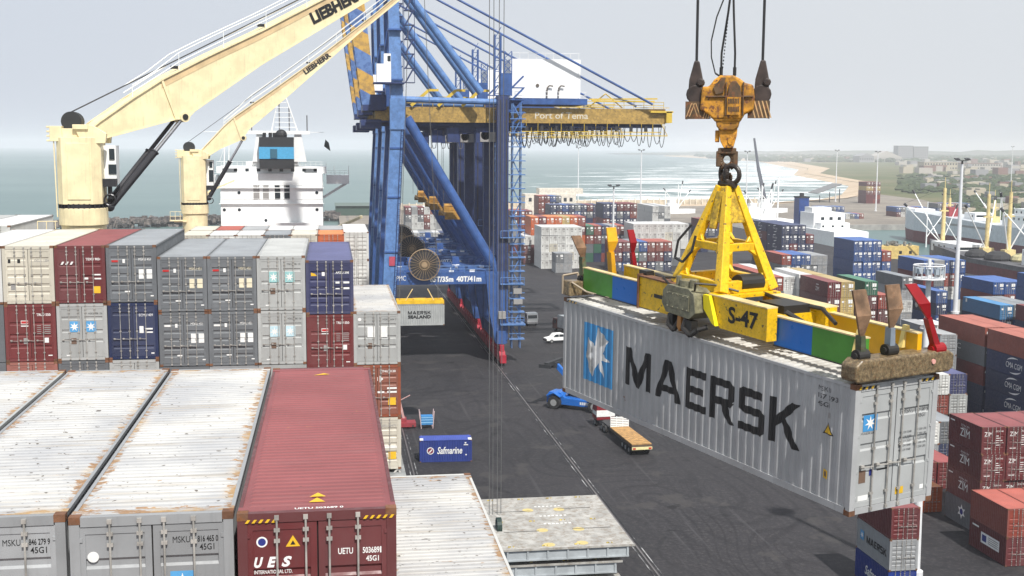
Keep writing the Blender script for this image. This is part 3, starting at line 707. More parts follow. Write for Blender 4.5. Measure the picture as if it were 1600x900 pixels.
top1=[(-.4,37.25),(.24,37.76),(2.48,39.3),(4.47,40.55),(7.9,42.3),(11.76,44.15),(16.2,46.45),(33.1,55.3)]
bot1=[(-.4,36.75),(.28,36.62),(2.41,37.2),(5.41,38.0),(6.18,38.05),(6.7,38.55),(11.71,41.85),(17.23,45.02),(19.57,46.37),(33.1,54.0)]
c1,T1=deck_crane(A1,B1,top1,bot1,32.4,36.75,1.34,'LIEBHERR',(15.9,44.85),(4.8,.85),'larger cream deck crane with black winch drum, nearest the camera',0,(6.0,38.16),(.9,32.3),1.0)
A2=(-15.6,150,34.7);B2=(11,151.2,56.6)
top2=[(-.63,35.1),(.1,35.5),(3.0,38.6),(4.2,39.7),(9.2,43.2),(14.67,47.2),(21.78,52.75),(26.6,56.9)]
bot2=[(-.6,34.5),(.02,34.3),(2.56,35.9),(5.1,37.0),(6.04,38.3),(10.73,42.3),(19.4,50.0),(24.0,53.8),(26.9,56.2)]
c2,T2=deck_crane(A2,B2,top2,bot2,29.2,35.0,1.46,'LIEBHERR',(12.9,44.9),(3.9,.62),'smaller looking cream deck crane farther aft, before the white deckhouse',0,(5.3,37.2),(1.0,29.9),1.05)
HYEL=paint('worn yellow paint',(.72,.43,.015),.45,.35,.12,fine=1.5)
# ropes falling from the nearer jib to the hatch covers
mb=MB()
for dx,dy in ((-.55,0),(-.2,.1),(.2,.0),(.6,.3)): mb.cyl((13.5+dx*1.1,97+dy,54.5),(13.5+dx*.9,97+dy,5.35),.03,5)
tag(mb.build('hoist_rope',plain('rope grey',(.12,.12,.12))),'four thin ropes hanging from above onto the grey hatch cover','rope')
# small box carried by the second crane
sp=empty('lifting_frame',(11.2,150.6,16.5),0,'yellow lifting frame on top of the pale container in the air','lifting frame')
mb=MB(); mb.box(-3,3,-1.15,-.85,.0,.45); mb.box(-3,3,.85,1.15,.0,.45); mb.box(-3,-2.7,-1.1,1.1,.05,.4); mb.box(2.7,3,-1.1,1.1,.05,.4); mb.box(-.8,.8,-1,1,.1,.5); mb.build('frame',HYEL,sp)
for x,dx in ((-1.9,.9),(1.7,-.8)): MB().beam((x,-1,.4),(x+dx,-1.1,1.9) if x<0 else (x+dx,-1.1,1.9),.28,.1).build('corner_guide',paint('cream yellow',(.75,.55,.25),.5,.2),sp)
mb=MB()
for x in (-2.6,2.4):
    for y in (-.7,.7): mb.cyl((x,y,.4),(x*.35-.2,y*.4,39.6),.02,4)
mb.build('sling',plain('rope grey',(.12,.12,.12)),sp)
o=container(11.2,150.6,13.72,2.44,2.75,'a','x',None,2)  # placeholder size swapped below
bpy.data.objects.remove(o)
o=link('shipping_container',cmesh('body',6.06,2.74,'a',1)); o.location=(11.2,150.6,13.74); o.rotation_euler=(0,0,PI/2)
tag(o,'pale short container hanging in the air beside the blue cranes','container'); link('roof',cmesh('roof',6.06,2.74,'a',1),o)
for s in 'lr': d=link('door',cmesh('door'+s,6.06,2.74,'a',1),o); d.location=(0,-6.06/2+.02,0)
# its long side (local -x turned to -y world) carries the name
put(block_letters('MAERSK',2.9,.42,BLACK),o,(-W/2-.008,1.6,1.45),(0,-1,0),(0,0,1)); put(fit('SEALAND',2.9,.42,BLACK,bold=.04),o,(-W/2-.008,1.6,.92),(0,-1,0),(0,0,1))

# ================================================================== CONTAINER ON THE HOOK
EX=Vector((0.32831426,-0.9437225,-0.03996804)); EY=Vector((0.94456631,0.32793134,0.01597240)); EZ=EX.cross(EY); O0=Vector((6.9103773,34.9152274,28.935999))
def hf(x,y,z): return O0+EX*x+EY*y+EZ*z
HM=Matrix(((EY.x,-EX.x,EZ.x,0),(EY.y,-EX.y,EZ.y,0),(EY.z,-EX.z,EZ.z,0),(0,0,0,1)))
HM.translation=hf(12.19/2,W/2,0)
hero=container(0,0,0,12.19,2.9,'g','large grey container hanging from the yellow spreader, name in black capitals',None,0,'maersk',M=HM)
HG=paint('hero grey side',(.385,.39,.395),.4,.22,.07,streak=True,fine=1.3)
hero.data=hero.data.copy(); hero.data.materials[0]=HG
for ch in hero.children:
    if ch.name.startswith('door'): ch.data=ch.data.copy(); ch.data.materials[0]=paint('hero door grey',(.38,.39,.39),.38,.12,.06)
    if ch.name.startswith('roof'):
        ch.data=ch.data.copy(); ch.data.materials[0]=paint('dusty roof grey',(.50,.49,.46),.6,.15,.12,dirt=(.24,.22,.19),dirtamt=.55,spots=.5)
import bmesh
def corr(me,parent,L=12.19,lift=.004,name='lettering'):
    """flat artwork in (t,z) wrapped onto the corrugated -x side"""
    bm=bmesh.new(); bm.from_mesh(me); bmesh.ops.remove_doubles(bm,verts=bm.verts,dist=1e-5)
    n=int((L-.24)/PIT); p=(L-.24)/n
    xs=[v.co.x for v in bm.verts]; a,b=min(xs),max(xs)
    for i in range(n):
        for f in (0,.26,.5,.76):
            t=L-.12-(i+f)*p
            if a<t<b: bmesh.ops.bisect_plane(bm,geom=bm.verts[:]+bm.edges[:]+bm.faces[:],plane_co=(t,0,0),plane_no=(1,0,0),dist=1e-5)
    for v in bm.verts:
        t,z,lf=v.co.x,v.co.y,v.co.z
        tt=min(max(L-t-.12,0),L-.24-1e-6)
        v.co=Vector((-(W/2-.014-prof(tt,L-.24))-lift-lf, L/2-t, z))
    for f in bm.faces:
        f.normal_update()
        if f.normal.x>0: f.normal_flip()
        f.smooth=False
    m2=bpy.data.meshes.new(name); bm.to_mesh(m2); bm.free()
    for m in me.materials: m2.materials.append(m)
    return link(name,m2,parent)
def flat(poly,mat,lift=0):
    me=bpy.data.meshes.new('art'); me.from_pydata([(u,v,lift) for u,v in poly],[],[tuple(range(len(poly)))]); me.materials.append(mat); return me
me=block_letters('MAERSK',7.15,1.06,BLACK)
for v in me.vertices: v.co.x+=3.36; v.co.y+=.99
corr(me,hero)
LB=plain('sky blue panel',(.055,.27,.56))
corr(flat(rect(1.15,.66,2.72,2.36),LB),hero,name='logo_panel')
sc=(1.93,1.52)
pts=[]
for i in range(7):
    a=PI/2+2*PI*i/7+.05; rr=(.80,.70,.66,.78,.78,.66,.72)[i]
    pts.append((sc[0]+rr*math.cos(a),sc[1]+rr*math.sin(a))); a2=a+PI/7; pts.append((sc[0]+.25*math.cos(a2),sc[1]+.25*math.sin(a2)))
bm_=bmesh.new(); vv=[bm_.verts.new((x,y,.003)) for x,y in pts]; f=bm_.faces.new(vv); bmesh.ops.triangulate(bm_,faces=[f]); mstar=bpy.data.meshes.new('art'); bm_.to_mesh(mstar); bm_.free(); mstar.materials.append(WHITE)
corr(mstar,hero,name='star_emblem')
for s_,t_,z_,w_ in (('MSKU',11.02,2.55,.42),('157 593',11.02,2.38,.62),('45G1',11.02,2.21,.40)):
    me=fit(s_,w_,.11,plain('dark grey marking',(.06,.06,.065)),bold=.015)
    for v in me.vertices: v.co.x+=t_; v.co.y+=z_
    corr(me,hero)
corr(flat([(11.24,1.62),(11.56,1.62),(11.40,1.90)],BLACK),hero,name='warning_sign'); corr(flat([(11.28,1.645),(11.52,1.645),(11.40,1.86)],YEL,.003),hero,name='warning_sign')
corr(flat(rect(11.30,.62,11.46,.82),YEL),hero,name='warning_sign'); corr(flat(rect(11.33,.66,11.43,.78),BROWNM,.003),hero,name='warning_sign')
corr(flat(rect(11.36,2.0,11.46,2.12),GREYMARK),hero,name='marking')
DK=plain('dark grey marking',(.06,.06,.065))
dfit(hero,'MSKU',.22,2.12,.33,.10,DK,bold=.015); dfit(hero,'157 507 2',.65,2.12,.33,.10,DK,bold=.015); dfit(hero,'45G1',.67,1.98,.22,.09,DK,bold=.015)
dfit(hero,'MAERSK',-.98,1.77,.4,.05,DK,bold=.01)
for i in range(5): 
    dfit(hero,'MAX.GW 30480',.15,1.66-.1*i,.36,.05,DK); dfit(hero,'67.200 LBS',.65,1.68-.1*i,.31,.05,DK)
door_decal(hero,[(LB,rect(-.93,1.84,-.53,2.20),.006),(WHITE,star(-.73,2.02,.16),.009),(BROWNM,rect(-.97,.70,-.78,.98),.003),(NAVYM,rect(-.68,.84,-.56,.98),.006),(BLACK,rect(-.45,.93,-.02,.96),.006),
   (YEL,rect(.12,.30,.36,.46),.006),(WHITE,rect(-.97,.30,-.68,.42),.003),(WHITE,rect(.86,.32,.97,.42),.003)])
q=[]
for s_ in (-1,1):
    for i in range(6): x=s_*.88+(i-3)*.085; q.append((YEL if i%2==0 else BLACK,[(x,2.79),(x+.06,2.79),(x+.095,2.85),(x+.035,2.85)],.012))
door_decal(hero,q)
q=[]
for i in range(6): t=6.0-.12-.09*i; q.append((YEL if i%2 else BLACK,[(-t,2.80),(-t+.05,2.80),(-t+.09,2.86),(-t+.04,2.86)],0))
decal(q,hero,(-W/2-.003,0,0),(0,-1,0),(0,0,1))
# white stripes at the closed corner castings
# ------------------------------------------------------------------ spreader (local frame: x along container from far end, y from near side, z up)
SM=Matrix(((EX.x,EY.x,EZ.x,0),(EX.y,EY.y,EZ.y,0),(EX.z,EY.z,EZ.z,0),(0,0,0,1))); SM.translation=hf(6.1,1.22,2.9)
spr=bpy.data.objects.new('container_spreader',None); COL.objects.link(spr); spr.matrix_world=SM
tag(spr,'yellow lifting spreader marked S-47 with blue and green telescopic arms on the big container','spreader')
def S(mb): # shift into the empty's frame
    mb.v=[(x-6.1,y-1.22,z-2.9) for x,y,z in mb.v]; return mb
YP=paint('spreader yellow paint',(.78,.48,.008),.36,.34,.06,fine=5,spots=1.0,dirt=(.34,.20,.02),dirtamt=.5); OP=paint('spreader orange yellow paint',(.78,.40,.006),.38,.15,.07,fine=1.5)
BP=paint('spreader blue paint',(.006,.13,.50),.35,.03,.05); GP=paint('spreader green paint',(.07,.26,.03),.4,.08,.10,fine=1.5); CR=paint('flange cream paint',(.66,.52,.26),.5,.35,.15,fine=2)
MUD=paint('greasy crusted steel',(.21,.155,.085),.38,.6,.35,fine=12,dirt=(.035,.026,.018),dirtamt=.8,streak=True)
GBX=paint('gearbox grimy paint',(.21,.20,.13),.4,.35,.2,fine=5,dirt=(.04,.035,.025),dirtamt=.6,streak=True); DARKG=plain('greasy black steel',(.022,.02,.018),.5)
def ibeam(name,x0,x1,y0,y1,z0,z1,mat,flange=CR):
    o=S(MB().box(x0,x1,y0+.035,y1-.035,z0,z1)).build(name,mat,spr)
    S(MB().box(x0,x1,y0,y1,z1,z1+.03)).build('flange',flange,o); S(MB().box(x0,x1,y0,y1,z0-.025,z0)).build('flange',DARKG,o); return o
ibeam('telescopic_arm',.36,1.95,.42,.62,3.13,3.80,GP); ibeam('telescopic_arm',1.953,3.80,.42,.62,3.13,3.80,BP)
ibeam('telescopic_arm',9.0,10.28,.42,.62,3.13,3.80,BP); ibeam('telescopic_arm',10.283,11.90,.42,.62,3.13,3.80,GP)
ibeam('telescopic_arm',.4,3.0,1.82,2.02,3.13,3.80,YP); ibeam('telescopic_arm',9.3,12.05,1.82,2.02,3.13,3.82,OP)
for x in (3.1,9.0): ibeam('main_box',x if x<5 else 7.0,5.9 if x<5 else 9.3,1.70,2.12,3.22,3.95,YP)
a=S(MB().prism([(3.78,3.22),(5.55,3.22),(5.35,3.45),(5.42,4.02),(3.78,4.05)],'y',.14,.40)).build('main_box',YP,spr)
S(MB().box(3.76,5.45,.10,.43,4.05,4.085)).build('flange',RUSTY,a); S(MB().box(3.76,3.80,.08,.46,3.18,4.12)).build('flange',RUSTY,a)
a=S(MB().prism([(6.85,3.95),(6.85,3.62),(7.35,3.25),(9.1,3.25),(9.1,4.0),(6.85,4.06)],'y',.14,.40)).build('main_box',YP,spr)
S(MB().box(6.9,9.12,.10,.43,4.02,4.05)).build('flange',CR,a); S(MB().box(9.102,9.12,.12,.42,3.24,4.02)).build('flange',YP,a)
put(fit('S-47',1.12,.42,BLACK,bold=.03),spr,(7.66-6.1,.132-1.22,3.44-2.9))
S(MB().box(4.5,4.95,.128,.139,3.58,3.68)).build('name_plate',plain('faded black plate',(.03,.03,.028)),spr)
S(MB().prism([(6.78,4.02),(7.02,4.02),(7.3,3.3),(7.18,3.34),(6.82,3.66)],'y',.02,.13)).build('guide_plate',paint('bright yellow paint',(.86,.70,.01),.4,.08),spr)
# cross members and deck of the centre frame
mb=MB()
for x in (3.9,5.2,7.1,8.7): mb.box(x,x+.25,.5,1.8,3.45,3.8)
mb.box(3.9,9.0,1.0,1.4,3.35,3.62); mb.box(5.0,7.3,.35,2.05,3.95,4.03)
S(mb).build('cross_member',YP,spr)
S(MB().box(4.1,4.9,.7,1.5,3.82,3.98)).build('valve_block',DARKG,spr); S(MB().box(8.0,8.9,.8,1.6,3.8,4.0)).build('valve_block',DARKG,spr); S(MB().cyl((6.9,1.0,4.25),(6.9,1.7,4.25),.22,14)).build('hose_drum',DARKG,spr); S(MB().cyl((6.55,1.2,4.2),(6.55,1.8,4.2),.17,12)).build('hose_drum',DARKG,spr); mb=MB(); mb.tube([(2.6,1.5,3.86),(3.6,1.1,3.93),(4.6,1.3,4.02),(5.3,.9,3.95)],.05,6); mb.tube([(7.2,1.6,4.0),(8.3,1.4,3.95),(9.2,1.7,3.93),(9.9,1.5,3.7)],.05,6)
mb.box(3.6,3.95,.25,.5,4.05,4.2); mb.tube([(9.1,.7,3.9),(9.5,.9,3.7),(9.9,1.2,3.6)],.06,6)
S(mb).build('hydraulic_hose',DARKG,spr)
S(MB().box(8.25,8.8,1.69,1.695,3.62,3.86)).build('name_plate',plain('pale blue plate',(.28,.38,.5)),spr)
# centre motor block hanging over the near side
mb=MB(); mb.prism([(5.36,3.62),(5.55,3.40),(6.55,3.36),(6.80,3.55),(6.72,4.0),(6.5,4.12),(5.6,4.12),(5.40,3.95)],'y',-.22,.42); mb.cyl((6.1,.1,4.1),(6.1,.1,4.28),.25,14); mb.cyl((5.85,-.05,4.1),(5.85,-.05,4.36),.07); mb.cyl((6.4,0,4.1),(6.4,0,4.33),.09)
mb.box(5.62,6.55,-.245,-.22,3.55,3.95)
for xx in (5.66,5.88,6.1,6.32,6.5):
    for zz in (3.58,3.91): mb.cyl((xx,-.27,zz),(xx,-.24,zz),.022,6)
o=S(mb).build('gearbox',GBX,spr); bevel_mod(o,.018)
S(MB().tube([(5.5,-.1,4.1),(5.3,-.15,4.25),(5.2,.3,4.2),(5.0,.8,4.05)],.03,6)).build('hydraulic_hose',DARKG,spr); S(MB().tube([(6.6,-.1,4.1),(6.75,-.2,4.3),(6.9,.3,4.25),(7.2,.8,4.1)],.03,6)).build('hydraulic_hose',DARKG,spr)
mb=MB(); mb.tube([(5.7,-.12,3.4),(5.66,-.2,3.1),(5.9,-.2,2.98),(5.98,-.1,3.2),(5.95,0,3.4)],.07,8); mb.tube([(6.35,-.12,3.4),(6.3,-.2,3.1),(6.6,-.2,2.96),(6.75,-.1,3.12),(6.9,.1,3.2)],.07,8); mb.cbox((5.72,-.1,3.22),(.22,.2,.3)); mb.cbox((6.5,-.1,3.2),(.28,.2,.25))
S(mb).build('hydraulic_hose',DARKG,spr)
mb=MB(); mb.prism([(6.05,3.4),(6.18,3.4),(6.2,3.1),(6.12,2.98),(6.02,3.1)],'y',-.2,-.08); S(mb).build('latch',plain('orange rust latch',(.35,.16,.04)),spr)
# end beams with twist locks
o=S(MB().prism([(-.12,2.97),(2.56,2.97),(2.70,3.06),(2.70,3.36),(2.52,3.46),(0,3.46),(-.16,3.34),(-.16,3.06)],'x',11.86,12.34)).build('end_beam',MUD,spr); bevel_mod(o,.05,3)
S(MB().cyl((12.34,2.05,3.25),(12.37,2.05,3.25),.055,12)).build('indicator',plain('pink marker',(.7,.35,.3)),spr)
o=S(MB().prism([(-.02,2.97),(2.48,2.97),(2.55,3.3),(0,3.42)],'x',-.10,.34)).build('end_beam',MUD,spr); bevel_mod(o,.04)
mb=MB()
for z in (3.45,3.62): pass
mb.tube([(-.05,-.02,3.0),(-.05,-.02,3.55),(-.05,.5,3.6),(.1,.5,3.2)],.035,5); mb.tube([(.36,.05,3.4),(.7,.35,3.15),(1.2,.5,3.1),(1.8,.45,3.12)],.03,5)
S(mb).build('cable',plain('pale cable',(.35,.28,.2)),spr)
mb=MB()
for y in (.55,1.9): mb.prism([(y-.16,3.46),(y+.16,3.46),(y+.03,3.95),(y-.05,3.95)],'x',11.6,11.72) 
S(mb).build('gusset',paint('pale yellow paint',(.78,.60,.2),.5,.2),spr)
GRN=paint('green grey guide paint',(.09,.11,.06),.6,.6,.3,fine=3); RED=paint('guide red paint',(.28,.004,.008),.35,.05,.1); RB=paint('rusted guide plate',(.22,.13,.075),.75,.5,.35,fine=2.5); GA=paint('guide yellow paint',(.72,.36,.01),.45,.3,.15,fine=2); SG=plain('cylinder grey',(.22,.26,.31),.4)
def flip(base,mid,tip,wst,wpl,ms,mp,xd=0.0,lab=None):
    """corner guide: narrow stem, then a broad bent plate"""
    mb=MB(); mb.beam(base,mid,.16,wst,.12,wst,up=(1,0,0)); o=S(mb).build('corner_guide',ms,spr)
    b=Vector(mid); t=Vector(tip); c=b.lerp(t,.45)+Vector((.10,0,0))
    m2=MB(); n1=(b,c,t)
    w=[wst*.7,wpl,wpl*.92]
    vs=[]
    for P,ww in zip(n1,w):
        for dx in (0,.05): vs += [(P.x+dx,P.y-ww/2,P.z),(P.x+dx,P.y+ww/2,P.z)]
    m2.add(vs,[(0,1,5,4),(2,6,7,3),(4,5,9,8),(6,10,11,7),(0,4,6,2),(1,3,7,5),(4,8,10,6),(5,7,11,9),(8,9,11,10),(0,2,3,1)])
    S(m2).build('guide_plate',mp,o)
    m3=MB(); m3.cyl((base[0],base[1]-.15,base[2]+.06),(base[0],base[1]+.15,base[2]+.06),.135,16); m3.cyl((base[0],base[1]-.19,base[2]+.06),(base[0],base[1]-.15,base[2]+.06),.07,10); S(m3).build('pivot',DARKG if mp is not RED else RED,o)
flip((12.1,.17,3.45),(12.1,.13,3.95),(12.1,-.02,4.93),.17,.40,GRN,RB)
flip((12.1,.99,3.5),(12.1,.97,4.05),(12.1,.92,4.98),.17,.42,SG,RB)
flip((12.2,2.30,3.42),(12.15,2.0,4.18),(12.05,1.50,4.95),.15,.34,RED,RED)
flip((.1,.62,3.35),(.1,.55,4.1),(.1,.30,4.75),.2,.34,GRN,RB)
flip((.15,1.62,3.4),(.15,1.52,4.2),(.15,1.50,4.95),.24,.36,GA,GA)
flip((.15,2.45,3.4),(.15,2.30,4.15),(.15,2.20,4.85),.14,.24,RED,RED)
# lifting pyramid
bx,by,ax_,ay_=.93,.80,.15,.12; zb,zt=4.05,6.62; C=(6.08,1.20)
def PC(sx,sy,z): f=(z-zb)/(zt-zb); return (C[0]+sx*(bx+(ax_-bx)*f),C[1]+sy*(by+(ay_-by)*f),z)
mb=MB()
for sx in (-1,1):
    for sy in (-1,1): mb.beam(PC(sx,sy,zb),PC(sx,sy,zt),.27,.27,.17,.17,up=(1,0,0))
def bar(z,h,th=.14):
    for a,b in (((-1,-1),(1,-1)),((1,-1),(1,1)),((1,1),(-1,1)),((-1,1),(-1,-1))): mb.beam(PC(*a,z),PC(*b,z),th,h)
bar(4.18,.30,.2); bar(5.13,.20); 
# corner gussets make the openings rounded
for z,sg in ((4.33,1),(5.03,-1),(5.23,1)):
    for a,b in (((-1,-1),(1,-1)),((1,-1),(1,1)),((1,1),(-1,1)),((-1,1),(-1,-1))):
        for p_,q_ in ((a,b),(b,a)):
            P=Vector(PC(*p_,z)); Q=Vector(PC(*q_,z)); P2=Vector(PC(*p_,z+sg*.16)); d=(Q-P).normalized(); nrm=d.cross(P2-P).normalized()*.05
            k=[P+d*.1,P+d*.30,P2+d*.12]; mb.add([v+nrm for v in k]+[v-nrm for v in k],[(0,1,2),(5,4,3),(0,3,4,1),(1,4,5,2),(2,5,3,0)])
fr=S(mb).build('lifting_frame',YP,spr); bevel_mod(fr,.02)
mb=MB(); z0=5.72
vs=[PC(sx*1.10,sy*1.12,z0) for sx,sy in ((-1,-1),(1,-1),(1,1),(-1,1))]+[PC(sx*1.22,sy*1.25,zt) for sx,sy in ((-1,-1),(1,-1),(1,1),(-1,1))]
mb.add(vs,[(3,2,1,0),(4,5,6,7),(0,1,5,4),(1,2,6,5),(2,3,7,6),(3,0,4,7)])
mb.beam((C[0],C[1]-.42,5.55),(C[0],C[1]-.2,6.5),.25,.1); 
o=S(mb).build('lifting_head',paint('greasy yellow head',(.60,.38,.02),.5,.5,.25,fine=6,dirt=(.08,.05,.02),dirtamt=.75),fr); bevel_mod(o,.03)
mb=MB(); mb.cyl((C[0]-.3,C[1],6.68),(C[0]+.3,C[1],6.68),.09,10); mb.torus((C[0]-.17,C[1],6.93),(.3,1,0),.22,.06,36,10); mb.torus((C[0]+.17,C[1],6.93),(-.3,1,0),.22,.06,36,10)
S(mb).build('shackle',paint('dark shackle steel',(.035,.025,.02),.5,.3),spr)
mb=MB(); 
pts=[(5.3,.4,5.55)]; mb.tube([(5.62,.46,5.62),(5.35,.25,5.2),(5.3,.2,4.75),(5.5,.3,4.65),(5.72,.42,4.95),(5.75,.5,5.35)],.035,6)
S(mb).build('cable',RUBBER,spr)
# ------------------------------------------------------------------ hook block
hc=hf(6.0,1.22,2.9+4.05); hz=hc.z; yaw=-math.atan2(hc.x,hc.y)
hb=empty('crane_hook_block',(hc.x,hc.y,hz),yaw-.02,'worn orange crane hook block with striped wings hanging on two steel ropes','hook block')
HO=paint('hook block orange paint',(.60,.27,.02),.5,.72,.35,fine=2.2,dirt=(.09,.05,.02),dirtamt=.7); HOD=paint('hook block dark paint',(.10,.06,.03),.65,.7,.3,fine=3)
# heights relative to hz (local z 6.95)
mb=MB(); 
pr=[(-.62,1.36),(.55,1.36),(.66,1.5),(1.02,1.62),(1.05,2.0),(.98,2.34),(.66,2.40),(.45,2.52),(.18,2.62),(-.34,2.62),(-.58,2.50),(-.78,2.30),(-1.06,2.30),(-1.12,1.62),(-.80,1.5)]
pr=[(a,1.36+(b-1.36)*.86) for a,b in pr]; mb.prism(pr,'y',-.42,.42)
body=mb.build('block_body',HO,hb); bevel_mod(body,.05,3)
mb=MB(); mb.prism([(-.02,1.62),(.52,1.62),(.52,2.05),(.46,2.30),(.30,2.45),(.14,2.45),(.02,2.32),(-.02,2.1)],'y',-.50,-.42); mb.box(-.12,-.06,-.5,-.42,1.45,2.42); mb.box(.56,.62,-.5,-.42,1.45,2.42); mb.box(-.9,.98,-.49,-.42,1.98,2.03); mb.prism([(-.62,2.25),(-.3,2.55),(-.12,2.55),(-.2,2.1),(-.5,2.05)],'y',-.48,-.42)
mb.v=[(a,b,1.36+(c-1.36)*.86) for a,b,c in mb.v]; o=mb.build('sheave_cover',HOD,hb); bevel_mod(o,.015)
mb=MB(); mb.prism([(-.5,1.36),(.5,1.36),(.42,1.16),(.25,1.08),(-.25,1.08),(-.44,1.16)],'y',-.34,.34); mb.prism([(-.64,1.42),(.6,1.42),(.5,1.30),(-.54,1.30)],'y',-.38,.38)
o=mb.build('lower_housing',HO,hb); bevel_mod(o,.03)
wg=MB().box(-1.72,-.72,-.30,-.24,1.36,1.80).box(-1.72,-1.66,-.24,.3,1.36,1.8).build('wing_plate',HOD,hb)
wg2=MB().box(.78,1.66,-.30,-.24,1.38,1.82).box(1.60,1.66,-.24,.3,1.38,1.82).build('wing_plate',HOD,hb)
STR=paint('stripe tan paint',(.55,.34,.16),.6,.3,.2,fine=3)
for i in range(5):
    x=-1.02+.10*i; MB().prism([(x,1.37),(x+.04,1.37),(x+.24,1.79),(x+.20,1.79)],'y',-.306,-.301).build('stripe',STR,wg)
for i in range(5):
    x=.86+.155*i; MB().prism([(x+.20,1.39),(x+.25,1.39),(x+.05,1.81),(x,1.81)],'y',-.306,-.301).build('stripe',STR,wg2)
for x,sg in ((-1.68,1),(-1.56,1),(-1.24,-1),(-1.12,-1)): MB().prism([(x,1.42),(x+.03,1.42),(x+.03+sg*.2,1.76),(x+sg*.2,1.76)],'y',-.306,-.301).build('stripe',STR,wg)
mb=MB(); mb.box(-.04,.50,-.52,-.50,1.46,1.90); pl=mb.build('name_plate',HO,hb)
put(fit('KRUPP',.42,.13,HOD,bold=.03),pl,(.02,-.523,1.70)) if 0 else None
mb=MB()
for r_ in range(2):
    for i in range(7): mb.box(.0+.065*i,.045+.065*i,-.528,-.52,1.54+.2*r_,1.66+.2*r_)
mb.build('illegible_lettering',HOD,pl)
mb=MB(); mb.prism([(-.40,1.2),(.40,1.2),(.37,.95),(.24,.64),(-.14,.64),(-.28,.80),(-.34,1.0)],'y',-.24,.24); mb.cyl((.12,-.28,.82),(.12,-.24,.82),.11,14); mb.box(-.50,-.33,-.15,.15,.78,1.08)
o=mb.build('shank',HO,hb); bevel_mod(o,.04)
mb=MB(); mb.torus((.0,0,.34),(0,1,0),.20,.105,16,10); mb.cbox((.0,0,.56),(.52,.3,.16)); mb.cbox((-.24,0,.36),(.14,.26,.40)); mb.cbox((.24,0,.36),(.14,.26,.40))
o=mb.build('hook',HOD,hb); bevel_mod(o,.03)
mb=MB(); mb.beam((.0,0,.2),(.0,0,-.12),.17,.15); mb.torus((.0,0,-.12),(0,1,.2),.12,.06,12,8)
mb.build('hook_tip',HOD,hb)
for ch in list(hb.children)+[c for b_ in hb.children for c in b_.children]:
    k_=.88 if ch.name.startswith('hook') else .62
    ch.data.transform(Matrix.Diagonal((k_,.8,1,1)))
for sx in (-1,1):
    x=sx*.82; mb=MB(); mb.prism([(x-.20,1.86),(x+.18,1.86),(x+.17,2.35),(x+.07,2.82),(x-.05,2.82),(x-.17,2.35)],'y',-.16,.16); mb.cyl((x,-.2,1.98),(x,.2,1.98),.24,14); mb.cyl((x+.12,-.24,2.28),(x+.12,.1,2.28),.1,10)
    o=mb.build('rope_socket',paint('socket steel',(.045,.03,.025),.5,.35,.3,fine=3),hb); bevel_mod(o,.03)
    MB().cyl((x,0,2.7),(x+.04*sx,0,19),.035,8).build('hoist_rope',plain('black wire rope',(.02,.02,.022),.5),hb)
mb=MB()
for x0_,x1_ in ((-.32,.05),(.22,.06)):
    mb.tube([(x0_,-.1,2.40),(x0_,-.1,3.0),(x1_+(x0_-x1_)*.4,-.05,4.0),(x1_,0,4.9)],.045,7); mb.cyl((x0_,-.1,2.45),(x0_,-.1,2.65),.07,8)
for i in range(26): t=i/25; mb.sphere((-.26+.28*t,-.16,2.65+2.1*t),.028,5,4)
mb.tube([(.05,0,4.9),(.1,0,12),(.1,0,19)],.045,6)
mb.tube([(-.34,-.2,2.42),(-.55,-.2,2.5),(-.72,-.2,2.9),(-.74,-.2,3.3),(-.55,-.1,3.9),(-.2,0,4.5),(.0,0,5.0)],.028,6)
mb.v=[(a*.62,b,c) for a,b,c in mb.v]; mb.build('power_cable',RUBBER,hb)

# ================================================================== QUAY CRANES (three alike)
CB=paint('quay crane blue paint',(.032,.092,.28),.45,.12,.14,streak=True,dirt=(.02,.03,.09),dirtamt=.25); CBL=paint('quay crane lit light blue',(.10,.21,.45),.45,.14,.12,streak=True,dirt=(.04,.06,.12),dirtamt=.35); CBD=paint('quay crane dark blue',(.018,.035,.12),.5,.1,.15)  # lighter blue imitates sunlit faces, plain blue the same paint in shade
CY=paint('girder ochre paint',(.42,.27,.07),.5,.25,.15,dirt=(.10,.075,.04),dirtamt=.7); CYB=paint('crane rail yellow',(.60,.42,.05),.5,.2,.1); BRED=paint('bogie red paint',(.36,.012,.03),.5,.15,.15)
CW=paint('machine house white',(.84,.84,.83),.5,.02,.03); DK2=plain('festoon dark',(.03,.03,.035),.6); REELC=paint('reel brown steel',(.30,.21,.12),.6,.15,.2)
def stripes(name):
    m,nt,b=newmat(name); v=coords(nt,(1,1,1),False); sp=N(nt,'ShaderNodeSeparateXYZ'); nt.links.new(v,sp.inputs[0])
    t=mth(nt,'ADD',mth(nt,'MULTIPLY',sp.outputs[0],.55),sp.outputs[2]); t=mth(nt,'MULTIPLY',t,1/6.4); t=mth(nt,'FRACT',t); s_=ramp(nt,t,.495,.505)
    n=noise(nt,coords(nt),1.5,5,.6); yc=mix(nt,ramp(nt,n,.4,.65),(.55,.33,.07),(.36,.22,.07)); bc=mix(nt,ramp(nt,n,.4,.65),(.11,.20,.42),(.06,.12,.30))
    nt.links.new(mix(nt,s_,yc,bc),b.inputs['Base Color']); b.inputs['Roughness'].default_value=.45; return m
STM=stripes('boom stripes blue and ochre')
